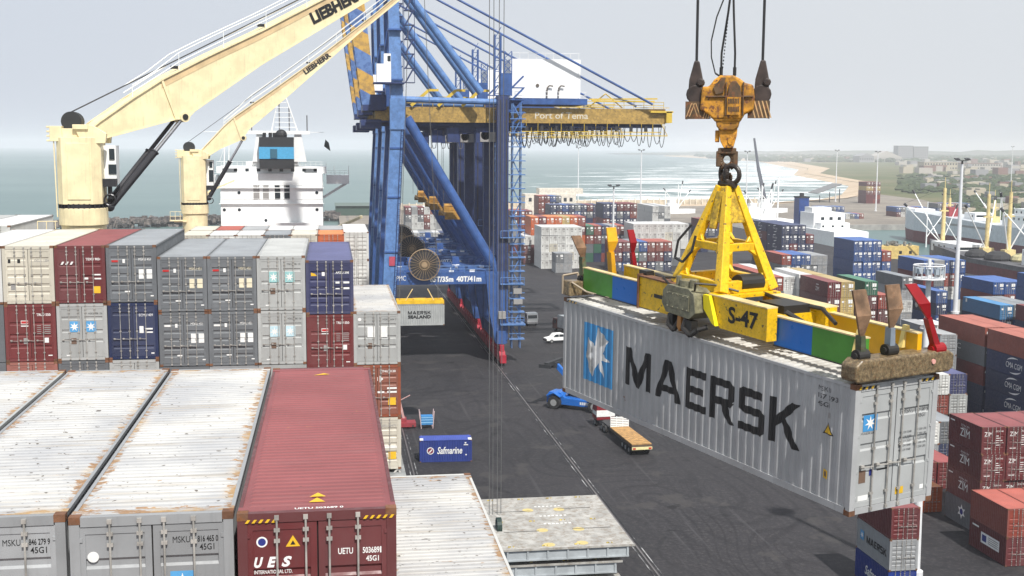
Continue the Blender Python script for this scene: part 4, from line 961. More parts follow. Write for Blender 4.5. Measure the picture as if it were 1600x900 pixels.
def quay_crane(y0,label):
    root=empty('quay_crane',(18.5,y0,0),0,label,'crane','blue quay cranes standing in a row')
    def B(mb,name,mat,par=None): mb.v=[(x-18.5,y,z) for x,y,z in mb.v]; return mb.build(name,mat,par or root)
    YF=(0.0,17.0)
    for y in YF:
        mb=MB(); mb.beam((9.0,y,3.2),(11.1,y,40.8),2.0,2.1,2.0,2.1,up=(1,0,0)); mb.beam((11.1,y,40.8),(10.4,y+(1.5 if y<5 else -1.5),66),2.0,2.1,1.6,1.6,up=(1,0,0)); mb.cbox((11.1,y,41.5),(2.5,2.4,5))
        B(mb,'leg',CBL if y<5 else CB)  # near leg coloured as its lit face, far leg as shaded
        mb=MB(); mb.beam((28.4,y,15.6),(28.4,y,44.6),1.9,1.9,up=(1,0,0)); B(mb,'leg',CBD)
        mb=MB(); mb.beam((28.4,y,4.0),(28.4,y,15.6),1.9,1.9,up=(1,0,0)); mb.prism([(25.6,15.6),(27.4,15.6),(29.3,9),(29.3,3.4),(27.3,3.4),(26.2,9)],'y',y-.8,y+.8)
        B(mb,'leg',CB)
        mb=MB(); mb.beam((9.5,y,14.5),(28.4,y,14.5),1.2,2.0); B(mb,'portal_beam',CB)
        mb=MB(); mb.cyl((12.6,y,40.9),(26.4,y,17.6),.85,16); mb.cyl((26.4,y,17.6),(27.6,y,15.4),.9,16); B(mb,'brace',CB)
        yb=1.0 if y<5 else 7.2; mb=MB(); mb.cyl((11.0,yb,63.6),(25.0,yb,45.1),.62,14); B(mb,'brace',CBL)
        mb=MB(); mb.cyl((12.0,y,43.9),(27.6,y,43.6),.5,12); B(mb,'tie_tube',CBL)
    mb=MB(); mb.beam((8.9,-1,4.4),(8.9,18,4.4),1.4,1.9); B(mb,'sill_beam',CB)
    mb=MB(); mb.beam((28.2,-1.5,4.5),(28.2,18.5,4.5),1.5,2.2); B(mb,'sill_beam',CB)
    for x in (11.2,28.4): mb=MB(); mb.beam((x,-.5,41.6),(x,17.5,41.6),1.4,1.6); B(mb,'cross_beam',CB)
    mb=MB(); mb.beam((10.6,1,62.5),(10.6,16,62.5),1.2,1.2); mb.beam((10.6,1,52),(10.6,16,52),.5,.5); mb.beam((10.6,1,56),(10.6,16,56),.4,.4); B(mb,'cross_beam',CB)
    # service deck between the portal beams with lockers
    mb=MB(); mb.box(10.4,27.4,.7,16.3,15.2,15.4); B(mb,'service_deck',CB)
    mb=MB()
    r2=random.Random(3)
    for i in range(20):
        x=r2.uniform(11,26.5); y=r2.uniform(1.5,15.5); w=r2.uniform(.4,1.3); B(MB().box(x,x+w,y,y+r2.uniform(.5,1.5),15.41,15.41+r2.uniform(.3,1.7)),'equipment_box',CB)
    mb=MB()
    for i in range(14): x=r2.uniform(11,26.5); y=r2.uniform(-.6,15.5); B(MB().box(x,x+r2.uniform(.5,1.2),y,y+.3,15.43,15.62+r2.uniform(0,.3)),'deck_fitting',CW)
    mb=MB()
    for y in (-.75,.75,16.1):
        for x in range(10,29,2): mb.cyl((x,y,15.4),(x,y,16.5),.04,4)
        for h in (16,16.5): mb.cyl((10,y,h),(28,y,h),.04,4)
    B(mb,'railing',CBL)
    # girders
    for y in (4.6,12.4): B(MB().box(7.6,57.4,y-.5,y+.5,40.3,42.85),'girder',CY)
    mb=MB(); mb.box(57.4,58.4,3.4,13.6,40.5,42.4); mb.box(52,58,3.8,4.0,43.0,43.1); mb.box(54.6,58.6,3.4,4.0,42.2,42.5); B(mb,'girder_end',CYB)
    mb=MB(); mb.box(8,57.2,5.2,5.5,39.7,40.28); mb.box(8,57.2,11.5,11.8,39.7,40.28); mb.box(13,31,4.2,12.8,40.28,40.295); B(mb,'trolley_rail',CBD)
    mb=MB()
    for x0,x1,z in ((12,26,42.9),(43,57,42.9)):
        mb=MB(); n=int((x1-x0)/1.6)
        for i in range(n+1): mb.cyl((x0+(x1-x0)*i/n,3.9,z),(x0+(x1-x0)*i/n,3.9,z+1.1),.05,4)
        for h in (.55,1.1): mb.cyl((x0,3.9,z+h),(x1,3.9,z+h),.05,4)
        B(mb,'walkway_rail',CYB)
    mb=MB()
    for xa in (16,20.5,24.5): mb.beam((xa-2.4,3.7,43.0),(xa+.6,3.7,45.6),.12,.5); mb.beam((xa+.6,3.9,45.6),(xa+2.2,3.9,45.6),.1,.4)
    mb.tube([(44,5,43),(47,5,45.4),(50,5,43)],.1,4); mb.box(44.5,55.5,4.2,4.5,44.0,44.25); mb.beam((36+8,4.4,44.4),(56,4.4,44.6),.15,.25)
    B(mb,'stair',CYB)
    # raised boom
    for y in (4.6,12.4):
        mb=MB(); mb.prism([(5.7,42.0),(7.9,43.0),(6.3,57.5),(3.2,84),(.6,84),(3.6,57.5)],'y',y-.45,y+.45); B(mb,'boom_girder',STM)
    mb=MB()
    for i in range(9): z=44+4.4*i; x=6.6-(z-43)*.10; mb.beam((x,4.6,z),(x,12.4,z),.5,.5); mb.beam((x,4.6,z),(x-.4,12.4,z+4),.2,.2)
    B(mb,'boom_cross_tie',CBD)
    mb=MB(); mb.cbox((7.4,8.5,42.6),(3.6,10,1.0)); mb.cbox((8.2,3.6,43.5),(2.6,1,2.5)); mb.box(5.2,12,3.2,3.4,40.2,40.5); mb.cbox((7,8.5,40),(3.4,9,1.4)); B(mb,'boom_hinge',CBD)
    mb=MB()
    for zz in range(6,40,1): mb.cyl((10.0+zz*.052-.35-.0,-1.25,zz),(10.0+zz*.052+.05,-1.25,zz),.04,4)
    for dx in (-.35,.05): mb.cyl((10.0+6*.052+dx,-1.25,6),(10.0+39*.052+dx,-1.25,39),.05,4)
    B(mb,'ladder',CBD)
    for zz in (10,19,28,36,47,55):
        xx=9.0+(zz-3.2)*.0559 if zz<41 else 11.1-(zz-41)*.028
        B(MB().cbox((xx,0.0 if zz<41 else .3,zz),(2.2,2.3,.25)),'bolted_flange',CB)
    # white cabin on the leg, dark stair wells beside the upper leg
    mb=MB(); mb.cbox((8.9,-.6,48.0),(2.3,2.2,2.9)); mb.cbox((9.5,-.6,50.2),(1.1,1.4,1.8)); c_=B(mb,'operator_cabin',CW); B(MB().cbox((9.75,-1.32,50.3),(.5,.03,.9)),'window',GLASS,c_)
    mb=MB(); mb.box(7.2,12.2,-2.1,1.2,46.3,46.5); 
    for k in range(8): 
        z=46.5+k*2.3; mb.box(12.2,13.9,-.8,.4,z,z+.12); mb.beam((12.4,-.7,z),(13.7,-.7,z+2.3),.12,.25)
        for x in (12.2,13.9): mb.cyl((x,-.8,z),(x,-.8,z+2.3),.05,4)
    B(mb,'stair',CBD)
    # back stays
    for y in (3.0,14.0):
        mb=MB(); 
        for dz in (0,): mb.cyl((11.0,y,65.6),(54.8,y,43.6),.20,8)
        B(mb,'back_stay',CB)
    # mast over the landward leg and lift tower
    mb=MB()
    for x in (27.2,28.2):
        for y in (.4,1.6): mb.beam((x,y,44.6),(x,y,54.6),.22,.22)
    for i in range(6):
        z=45+1.8*i; mb.beam((27.2,.4,z),(28.2,.4,z+1.8),.1,.1); mb.beam((27.2,.4,z),(28.2,.4,z),.1,.1)
    for x in (28.7,29.9):
        mb.beam((x,-.3,44.6),(x,-.3,51.8),.16,.16)
    for i in range(6): z=45+1.15*i; mb.beam((28.7,-.3,z),(29.9,-.3,z+1.15),.1,.1); mb.beam((28.7,-.3,z+1.15),(29.9,-.3,z),.1,.1)
    mb.cbox((28.9,.2,46.5),(1.8,2,3.6))
    B(mb,'stay_mast',CB)
    # machine house
    mh=B(MB().box(30.4,42.4,4.2,13.4,44.5,51.0),'machine_house',CW)
    mb=MB(); mb.box(30.3,43.4,3.0,14,43.4,44.4); mb.box(29.5,31,2.6,3.2,42,44); 
    for k in range(5): mb.box(30,32.4,1.5,3,38+k*2.0,38.15+k*2.0); mb.beam((30.2,1.6,38+k*2),(32.2,1.6,40+k*2),.1,.3)
    B(mb,'house_platform',CB)
    mb=MB()
    for x in (36.6,38.6): mb.tube([(x,4.0,44.5),(x,3.8,46.2),(x+.4,3.8,46.6),(x+1,3.8,46.5)],.13,6)
    mb.cyl((35,4.1,46.6),(35,4.19,46.6),.3,12); B(mb,'vent_pipe',plain('vent brown',(.12,.1,.08)),mh)
    mb=MB()
    for i in range(9): mb.cyl((31+1.5*i,3.1,44.4),(31+1.5*i,3.1,45.5),.04,4)
    for h in (44.9,45.5): mb.cyl((31,3.1,h),(43.3,3.1,h),.04,4)
    for i in range(9): mb.cyl((30.5+1.45*i,4.3,51),(30.5+1.45*i,4.3,52),.03,4)
    mb.cyl((30.4,4.3,52),(42.3,4.3,52),.03,4); mb.cyl((42.1,4.15,44.6),(42.1,4.15,51),.06,5)
    B(mb,'railing',CW,mh)
    # festoon cables
    mb=MB(); mb.box(31.5,56.5,3.3,3.5,38.8,38.95); mb.box(42,57.5,2.9,3.5,38.2,38.35)
    for i in range(13): mb.cyl((33+2*i,3.4,38.2),(33+2*i,3.4,40.3),.05,4)
    mb.tube([(56.5,3.4,40.3),(57.6,3.4,38.3),(42,3.4,38.2)],.06,4); B(mb,'festoon_track',CYB)
    mb=MB(); r3=random.Random(5)
    for i in range(26):
        xa=31.0+i*1.0+r3.uniform(-.1,.1); wv=r3.uniform(.8,1.5); dp=r3.uniform(2.6,3.9); P=[]
        for j in range(9): t=j/8; P.append((xa+wv*t,3.45+.3*math.sin(i*1.7),39.9-dp*math.sin(PI*t)**.6))
        mb.tube(P,.055,4)
    for i in range(9): mb.cbox((33+2.6*i,3.5,39.4),(.5,.4,.9))
    B(mb,'festoon_cable',DK2)
    # trolley and parked spreader
    mb=MB(); mb.cbox((25,8.5,39.2),(8.5,5.5,1.0)); mb.cbox((20.6,4.2,38.2),(1.9,1.8,2.4)); mb.cbox((26.2,3.9,38.1),(3.6,1.6,2.3)); mb.cyl((26,2.9,38.2),(26,3.05,38.2),.8,14); tr=B(mb,'trolley',CBD)
    mb=MB(); mb.cbox((26.4,3.0,37.9),(2.6,.2,1.6)); B(mb,'trolley_housing',GREYMARK,tr)
    mb=MB()
    for x in (19.6,21.4): mb.tube([(x,4.2,37.2),(x+.3,4.2,35.9),(x+.8,4.2,36.0),(x+1,4.2,37.4)],.06,4)
    for x in (18.4,19.4,21.2,22.0): mb.cyl((x,8.4,25.8),(x,8.4,38.9),.035,4)
    B(mb,'hoist_rope',plain('rope grey',(.12,.12,.12)))
    mb=MB(); mb.cbox((20.4,8.5,25.0),(2.4,11.8,.55)); mb.cbox((20.4,8.5,25.6),(2.0,3,.6)); mb.cbox((20.4,2.7,24.5),(2.6,.4,.8)); mb.cbox((20.4,14.3,24.5),(2.6,.4,.8)); mb.cyl((19.5,8.5,26.1),(21.3,8.5,26.1),.4,10); B(mb,'spreader',paint('old spreader ochre',(.38,.20,.03),.6,.6,.3))
    # cable reel with spokes
    mb=MB(); cx,cy,cz=15.3,-1.5,16.9
    for yy in (-.25,.25):
        mb.torus((cx,cy+yy,cz),(0,1,0),2.55,.07,32,5); mb.torus((cx,cy+yy,cz),(0,1,0),.8,.06,16,5)
        for i in range(26): t=2*PI*i/26; mb.beam((cx+.5*math.cos(t),cy+yy,cz+.5*math.sin(t)),(cx+2.5*math.cos(t),cy+yy,cz+2.5*math.sin(t)),.10,.05)
    mb.cyl((cx,cy-.4,cz),(cx,cy+.9,cz),.5,14); B(mb,'cable_reel',REELC)
    B(MB().cyl((cx,cy-.05,cz),(cx,cy+.05,cz),2.35,28),'wound_cable',DK2)
    # stair tower beside the landward leg
    mb=MB()
    for x in (30.1,31.5):
        for y in (-.6,.8): mb.cyl((x,y,2.5),(x,y,43.4),.10,5)
    k=0; z=4
    while z<41.5:
        mb.box(29.6,32.2,-1.0,.6,z,z+.16); mb.beam((30.2,-.5,z) if k%2 else (31.4,-.5,z),(31.4,-.5,z+2.3) if k%2 else (30.2,-.5,z+2.3),.3,.16); mb.box(29.6,32.2,-1.02,-.96,z+1.0,z+1.12)
        z+=2.3;k+=1
    B(mb,'stair_tower',CBL)
    mb=MB(); mb.box(28.0,32,-1.6,1.2,13.4,13.55); mb.box(28,32.2,-2.0,1.2,6.6,6.8); mb.box(28,32.0,-1.6,1.2,21.2,21.3)
    for zz in (13.5,6.8,21.3):
        for x in (28,29.3,30.6,32): mb.cyl((x,-1.6,zz),(x,-1.6,zz+1.1),.05,4)
        mb.cyl((28,-1.6,zz+1.1),(32,-1.6,zz+1.1),.05,4)
    B(mb,'landing',CBL)
    mb=MB(); mb.cbox((28.3,-1.3,8.3),(1.2,.8,1.2)); mb.cbox((30.9,-1.2,12.3),(1.4,.7,.9)); mb.cbox((31.0,-1.2,10.5),(1.5,.6,.8)); B(mb,'switch_box',GREYMARK)
    for x in (27.9,28.9): B(MB().box(x,x+.18,-1.04,-.98,6.5,44),'conduit',DK2)
    # bogies: eight two-wheel bogies under each sill beam
    for x in (8.9,28.2):
        for k in range(10):
            y=-1.9+k*2.95
            mb=MB(); mb.prism([(y-1.2,.55),(y+1.2,.55),(y+1.05,1.6),(y+.3,2.3),(y-.3,2.3),(y-1.05,1.6)],'x',x-.5,x+.5); mb.cbox((x,y,2.8),(.7,.8,1.0)); o=B(mb,'bogie',BRED)
            for dy in (-.7,.7): B(MB().cyl((x-.32,y+dy,.42),(x+.32,y+dy,.42),.40,12),'wheel',DK2,o)
        for ys in (-3.6,26.3): B(MB().cbox((x,ys,1.2),(1.0,.5,1.3)),'buffer',BRED)
    B(MB().cbox((10.05,-1.1,17.5),(1.0,.1,1.5)),'red_panel',plain('faded red panel',(.45,.06,.10)))
    # writing
    def W_(s,x,z,w,h,y,mat=WHITE,bold=.04): put(fit(s,w,h,mat,bold=bold),root,(x-18.5,y,z))
    W_('65T/35m',16.3,13.9,3.9,.95,-.62); W_('40T/41m',20.7,13.9,4.2,.95,-.62); W_('ZPMC',10.2,14.2,2.1,.8,-.62,bold=.07)
    W_('Port of Tema',34.6,41.05,9.2,1.1,4.08,mat=plain('faded lettering',(.62,.58,.48)),bold=.01)
    return root
quay_crane(197,'nearest of the three blue quay cranes, its near stair tower and girder in full view')
quay_crane(227.5,'middle of the three blue quay cranes, standing behind the nearest')
quay_crane(258,'farthest of the three blue quay cranes, seen through the other two')

# ================================================================== CONTAINER YARD
block('big white block at yard left',62.4,350,12.5,5,5,['wwwww','wwwww','wcwww'],vt=5,L=12.19)
block('small grey stack before the white block',64.5,338,5.68,2,2,['kg','gg'],L=6.06,vt=2)
block('the orange row behind the white block',62.3,368,14.49,5,7,['omooyor','oomorom','wwtmgro','mkmtmkr','mmrktmg'],vt=2)
block('the column left of the white block',59.7,366,8.7,3,1,['w','m','m'],vt=3)
block('the low green row right of the orange row',80.2,369,11.6,4,5,['erngr','rmken'],vt=2,lod=3)
block('the farthest row by the sea wall',88.8,505,15.4,6,4,['rmbk','rrnn','rmnn'],vt=3,lod=3)
block('the long navy row below the surf',87.4,470,13.3,5,8,['nnbnknmn','nmnnbnkn'],vt=2,lod=3)
block('the tall navy and maroon stack by the lamp mast',97.5,420,16.15,6,5,['nnmmm','nnknr','rnnnn','rrmnn'],vt=4,lod=3)
block('the white stack below the beach wall',129.6,470,12.66,5,3,['wgw','wkw'],vt=2,ny=2,lod=3)
block('the long white row in the yard centre',91.9,354.7,13,5,7,['wwwwwww','wwwwcww','gwkwwww'],vt=2)
block('maroon and navy row before the white row',82.4,340,8.73,3,7,['mmkbrrr','mnekmmn','nbnmnkn'],vt=3)
block('the red row behind the long white row',128,400,11.5,4,3,['mrm','nkn'],vt=2,lod=3)
nv=block('logo-covered navy block',131.8,335,13.7,5,3,['nnn','nnn','nmn'],vt=3,ny=2,back=['nnn','mnn','nnn'],style='three')
block('short stack beside the logo-covered navy block',139.4,335,10.9,4,1,['m','n'],vt=2)
block('the red and blue row under the navy block',110.4,280,10.1,4,3,['rbb','kbk'],vt=2)
block('the grey pair beside the red and blue row',118.6,283,9.6,4,2,['gg','kg'],vt=2)
bb=block('the tall blue stack',130.5,283,13.24,5,3,['bbb','bbb','bbb','bbb'],vt=5)
block('short column right of the tall blue stack',138.1,283,10.55,4,1,['r','b','b','k'],vt=4)
mz=block('the maroon and yellow stack',84,192,13.56,5,2,['my','my','my'],vt=3,ny=2,back=['wy','wr'])
block('pale roofed row behind the maroon-yellow stack',79.2,206,13.0,5,2,['rw','kw'],vt=1,ny=2)
block('the green topped column',94.6,200,12.64,5,1,['e','m','m','r'],vt=4)
block('the maroon column right of the green topped one',97.2,200,10.2,4,1,['r','m','m','n'],vt=4)
block('the weathered grey column',116.9,230,10.05,4,1,['k','g','w','g'],vt=4)
block('mixed blue row before the fishing ship',130,246,11.74,4,4,['bgbb','mkrb','bbwb'],vt=3)
bl=block('the blue column behind the lamp mast',122,225,7.5,3,1,['b','n','b'],vt=3)
block('the broad blue row at right',130.7,219,9.93,4,3,['bbb','rrk','kbn'],vt=2)
lb=block('the light blue row',112.5,186,9.94,4,3,['lkk','nbk'],vt=2)
block('the maroon row at the right picture edge',114.2,172,10.4,4,2,['mr','nk'],vt=2)
block('the tall blue stack at the right picture edge',130.2,198,12.9,5,2,['bb','bb','kb'],vt=3)
ob=block('the terracotta topped stack',85,143.7,13,5,2,['tt','kn','Rn','nn','nk'],vt=5)
ca=block('nearer terracotta and navy stack',85,131,13,5,2,['tt','nn','nn','nn','nk'],vt=5)
g2=block('the weathered short stack behind the red guide',86.5,164,10.3,4,1,['g','w'],L=6.06,vt=2,lod=1)
block('the white short stack beside the weathered one',89.2,164,10.2,4,1,['w','w'],L=6.06,vt=2,lod=1)
li=block('thin mixed stack behind the hanging container',75.3,139.2,7.8,3,2,['wp','ra','wm'],L=6.06,vt=3,lod=1)
block('the white roofed grey stack behind the thin one',80.7,147.2,11.6,4,1,['g','g','k'],L=6.06,vt=3,lod=1)
zm=block('the maroon short container stack',60.2,101.4,10.4,4,5,['mmmmm','mmmmm','mmmmm','krnkr'],L=6.06,vt=4,lod=1,style='three',step=2.48)
oo=block('the orange pair beyond the maroon stack',55.6,108.6,2.6,1,2,['oo'],L=6.06,vt=1,lod=1)
block('the dark red pair beyond the orange one',61.6,116.4,2.9,1,2,['RR'],L=6.06,vt=1,lod=1)
block('the mixed pair beyond the dark red one',63.9,125,5.2,2,3,['rwk','Rgn'],L=6.06,vt=2,lod=1)
rn=block('the open topped rusty stack, bottom right',58,93.1,5.2,2,3,['rrt','mmR'],L=6.06,vt=2,lod=1,style='three')
mm=block('the slim stack beside the white pole',44,86.6,7.8,3,1,['m','g','B'],L=6.06,vt=3,lod=1)
block('the far maroon stack on the beach quay',352,748,14.3,5,4,['mmmm','yyry','mmrm'],vt=3,lod=3)
block('the far blue row by the basin',278,650,3.0,1,6,['bbbkbb'],vt=1,lod=3)
block('the distant stack between the crane legs',30.0,480,12.0,4,6,['mgmwtw','kwkrwk','gwwmwg'],vt=3,lod=3)
block('the distant low row between the crane legs',27,430,5.2,2,9,['nwkgwnkrw'],vt=1,lod=3)
block('the distant red stack right of the stair tower',61.0,402,14.6,5,3,['mrm','krk','gmk'],vt=3,lod=3)
block('x',300,600,5.2,2,7,['bkwbmbb','mwkbbrk'],vt=2,lod=3)
block('x',262,585,2.6,1,5,['bwkbr'],vt=1,lod=3)
block('x',345,640,5.2,2,8,['kmbbrwkb','bkmrbbkw'],vt=2,lod=3)
block('x',318,560,2.6,1,8,['rkbwmbbk'],vt=1,lod=3)

def sfit(o,s,t,z,w,h,mat,**k): return put(fit(s,w,h,mat,**k),o,(-W/2-.008,12.19/2-t,z),(0,-1,0),(0,0,1))
def sfit20(o,s,t,z,w,h,mat,**k): return put(fit(s,w,h,mat,**k),o,(-W/2-.008,6.06/2-t,z),(0,-1,0),(0,0,1))
def sdecal(o,parts,L): return decal(parts,o,(-W/2-.006,L/2,0),(0,-1,0),(0,0,1))
def arc(cx,cy,r,w,a0,a1,n=10):
    p=[(cx+r*math.cos(a0+(a1-a0)*i/n),cy+r*.55*math.sin(a0+(a1-a0)*i/n)) for i in range(n+1)]
    q=[(cx+(r-w*math.sin(PI*i/n))*math.cos(a0+(a1-a0)*i/n),cy+(r-w*math.sin(PI*i/n))*.55*math.sin(a0+(a1-a0)*i/n)) for i in range(n+1)]
    return p+q[::-1]
for t in (1,2,3):
    o=ca[(0,t,0)]; sfit(o,'CMA CGM',4.6,1.0,3.6,.72,WHITE,bold=.05)
    sdecal(o,[(WHITE,arc(6.4,1.35,1.9,.35,R(60),R(150)),0),(WHITE,arc(6.4,1.35,1.9,.35,R(240),R(330)),0)],12.19)
for key,o in nv.items():
    j,t,c=key
    if c==0 and (j,t) in ((0,0),(0,1),(1,0),(1,1),(0,2)):
        sdecal(o,[(WHITE,arc(6.5,1.4,1.9,.5,R(60),R(150)),0),(WHITE,arc(6.5,1.4,1.9,.5,R(240),R(330)),0),(WHITE,rect(1.2,1.9,2.2,2.1),0)],12.19); sfit(o,'CMA CGM',4.9,1.2,3.4,.5,WHITE,bold=.03)
for t in range(3):
    o=zm[(0,t,0)]; sfit20(o,'ZIM',2.2,.95,1.7,.75,WHITE,bold=.06); sfit20(o,'ZCSU 221',2.3,1.95,1.5,.16,WHITE); sfit20(o,'22G1',2.5,1.7,1.0,.16,WHITE); sdecal(o,[(WHITE,rect(.3,2.1,1.1,2.22),0)],6.06)
    for c in range(5):
        q=zm[(0,t,c)]; dfit(q,'ZIM',-.95,1.72,.8,.4,WHITE,L=6.06,bold=.05) ; dfit(q,'ZCSU 40',.2,2.1,.75,.14,WHITE,L=6.06); 
        decal([(WHITE,rect(.25,1.7-.22*i,.5+.4*((i*7+c)%3)/2,1.76-.22*i),0) for i in range(5)]+[(WHITE,rect(-.9,.5,-.3,.56),0)],q,(0,-3.003,0))
sfit20(zm[(0,2,0)],'SWIRE',2.1,1.8,1.6,.3,plain('gold marking',(.6,.4,.1))) if 0 else None
sdecal(zm[(0,3,0)],[(WHITE,star(3.1,1.35,.75,.5,6),0),(NAVYM,disc(3.1,1.35,.3,12),.003)],6.06)
o=mz[(0,0,0)]; sfit(o,'ZIM',7.0,.8,1.5,.7,WHITE,bold=.05); sdecal(o,[(WHITE,rect(7.2,1.8,8.3,1.95),0)],12.19)
sdecal(lb[(0,0,0)],[(WHITE,rect(1.0,1.7,1.5,2.3),0)],12.19)
sdecal(bl[(0,1,0)],[(WHITE,disc(4,1.2,.6),0)],12.19); 
sfit(ob[(0,1,0)],'MSC',3.0,1.4,3.2,.75,WHITE,bold=.05)
sfit(oo[(0,0,1)] if (0,0,1) in oo else oo[(0,0,0)],'HAMBURG',6.5,1.0,.1,.1,BLACK) if 0 else None
dfit(oo[(0,0,1)],'HAPAG',-.9,1.3,1.6,.4,BLACK,L=6.06,bold=.03) if 0 else None
sdecal(rn[(0,1,0)],[(WHITE,rect(2.0,.9,5.0,1.9),0),(NAVYM,rect(2.2,1.1,2.9,1.7),.003)]+[(GREYMARK,rect(3.2,1.1+.18*i,4.8,1.17+.18*i),.003) for i in range(4)]+[(WHITE,rect(.5,2.1,1.6,2.25),0)],6.06)
o=mm[(0,1,0)]; put(block_letters('MAERSK',3.6,.6,BLACK),o,(-W/2-.008,3.03-1.9,1.0),(0,-1,0),(0,0,1)); sdecal(o,[(SKYB,rect(.7,1.0,1.4,1.8),0),(WHITE,star(1.05,1.4,.3),.003)],6.06)
SAF='Safmarine'
o=mm[(0,2,0)]; sfit20(o,SAF,1.9,.9,3.6,.8,WHITE,bold=.02,shear=.25)
for key,o in list(bb.items()):
    decal([(WHITE,rect(-.95,2.0,-.25,2.25),0),(WHITE,rect(.3,1.95,.5,2.2),0),(WHITE,rect(.6,2.05,.98,2.2),0),(WHITE,rect(.6,1.7,.98,1.85),0)],o,(0,-6.10,0))
# the blue box on the quay
o=link('shipping_container',cmesh('body',6.06,2.6,'B',1)); o.location=(12.98,135.5,0); o.rotation_euler=(0,0,PI/2-.045)
tag(o,'bright blue short container alone on the dark quay','container'); link('roof',cmesh('roof',6.06,2.6,'B',1),o)
for s in 'lr': d=link('door',cmesh('door'+s,6.06,2.6,'B',1),o); d.location=(0,-3.01,0)
put(fit(SAF,2.9,.85,WHITE,bold=.02,shear=.25),o,(-W/2-.008,1.0,.95),(0,-1,0),(0,0,1))
decal([(WHITE,disc(1.25,1.35,.42),0),(plain('maroon marking',(.2,.02,.05)),disc(1.25,1.35,.33),.003),(WHITE,[(1.0,1.15),(1.2,1.15),(1.5,1.5),(1.4,1.55)],.006),(WHITE,rect(5.1,1.95,5.6,2.05),0),(WHITE,rect(5.2,2.15,5.4,2.3),0),(WHITE,rect(5.3,.75,5.45,.9),0)],o,(-W/2-.006,3.03,0),(0,-1,0),(0,0,1))
decal([(WHITE,rect(-1.2,-3.0,-.2,-2.6),0),(WHITE,rect(-1.2,2.6,-.2,3.0),0)],o,(0,0,2.603),(1,0,0),(0,1,0))
# hidden tiers as one mass
mb=MB(); mats=[]
for i,(k,b) in enumerate(hid.items()): mb.slot=i; mb.add(b.v,b.f); mats.append(side_mat(k))
base=len(mb.v); mb.v+=far['v']; mb.f+=[tuple(i+base for i in f) for f in far['f']]
mo=len(mats); mb.m+=[m+mo for m in far['m']]; mats+=far['mats']
tag(mb.build('container_mass',mats),kind='stuff')

# ---- stacked hatch covers on the quay
def hatch_cover(x,y,z,lab,i):
    root=empty('hatch_cover',(x,y,z),0,lab,'hatch cover','grey hatch covers stacked on the quay')
    HC=paint('hatch cover grey paint',(.37,.40,.42),.5,.25,.1,fine=1.2); HTp=paint('hatch top worn paint',(.40,.39,.365),.65,.4,.16,dirt=(.22,.18,.14),dirtamt=.85)
    o=MB().box(-5.3,5.3,-6.8,6.8,1.0,1.09).build('top_plate',HTp,root); MB().box(-5.35,5.35,-6.86,-6.8,.96,1.13).build('rim',HTp,o)
    mb=MB(); mb.box(-4.9,4.9,-6.7,6.7,.1,.98); 
    for k in range(7): xx=-4.9+1.6*k; mb.box(xx,xx+.14,-6.8,-6.7,.1,.98)
    mb.box(-4.9,4.9,-6.78,-6.7,.1,.22); mb.build('side_girder',HC,root)
    mb=MB()
    for yy in (-6.2,0,6.3):
        for xx in (-4.6,-1.9,.7,3.3): mb.cbox((xx,yy,1.12),(.22,.12,.08)); mb.cbox((xx+.32,yy,1.12),(.08,.12,.08))
    mb.build('deck_socket',paint('chipped socket yellow',(.5,.38,.08),.6,.6,.4,fine=4),o)
    mb=MB()
    for yy,x0,x1 in ((-2.6,-4.5,-1.6),(2.8,-4.5,-1.4),(-2.4,1.2,4.4),(3.1,1.0,3.9)): mb.box(x0,x1,yy,yy+.1,1.092,1.10)
    mb.build('seam',DARKG,o)
    if i==0:
        for xx,yy in ((-1.4,-6.0),(1.3,-5.9),(-1.6,3.1),(1.1,3.0),(-1.3,-2.4),(1.7,-2.5)):
            decal([(plain('chipped yellow marking',(.6,.48,.2)),disc(xx,yy,.5,8),0)],o,(0,0,1.095),(1,0,0),(0,1,0))
        words('MAX STACK LOAD',.42,CREAM,o,(-1.4,1.6,1.098),(1,0,0),(0,1,0)) if 0 else None
        for yy in (1.2,-.9,3.9): decal([(WHITE,rect(-.9+.35*k,yy,-.68+.35*k,yy+.22),0) for k in range(7)],o,(0,0,1.096),(1,0,0),(0,1,0))
        MB().cyl((-5.0,-1.6,1.35),(-4.6,-1.6,1.35),.7,16).build('hose_reel',plain('dark green rubber',(.01,.03,.025)),root)
hatch_cover(18.2,95.6,4.0,'topmost grey hatch cover with yellow sockets on the quay',0)
hatch_cover(17.3,95.9,2.6,'second grey hatch cover of the stack on the quay',1)
hatch_cover(17.3,95.7,1.2,'third grey hatch cover, lowest visible in the stack on the quay',2)
hidden_base=MB().box(13,22,90,102,0,1.2).build('timber_dunnage',plain('old timber',(.12,.09,.06))); tag(hidden_base,'old timber bearers under the grey hatch covers','timber')
tag(MB().box(10.4,12.2,84.6,86.6,0,3.2).box(10.3,12.3,84.5,86.7,3.2,3.35).build('equipment_cabinet',[paint('pinkish white paint',(.6,.5,.48),.5,.3)]),'small pinkish white cabinet on the quay below the hatch covers','cabinet')

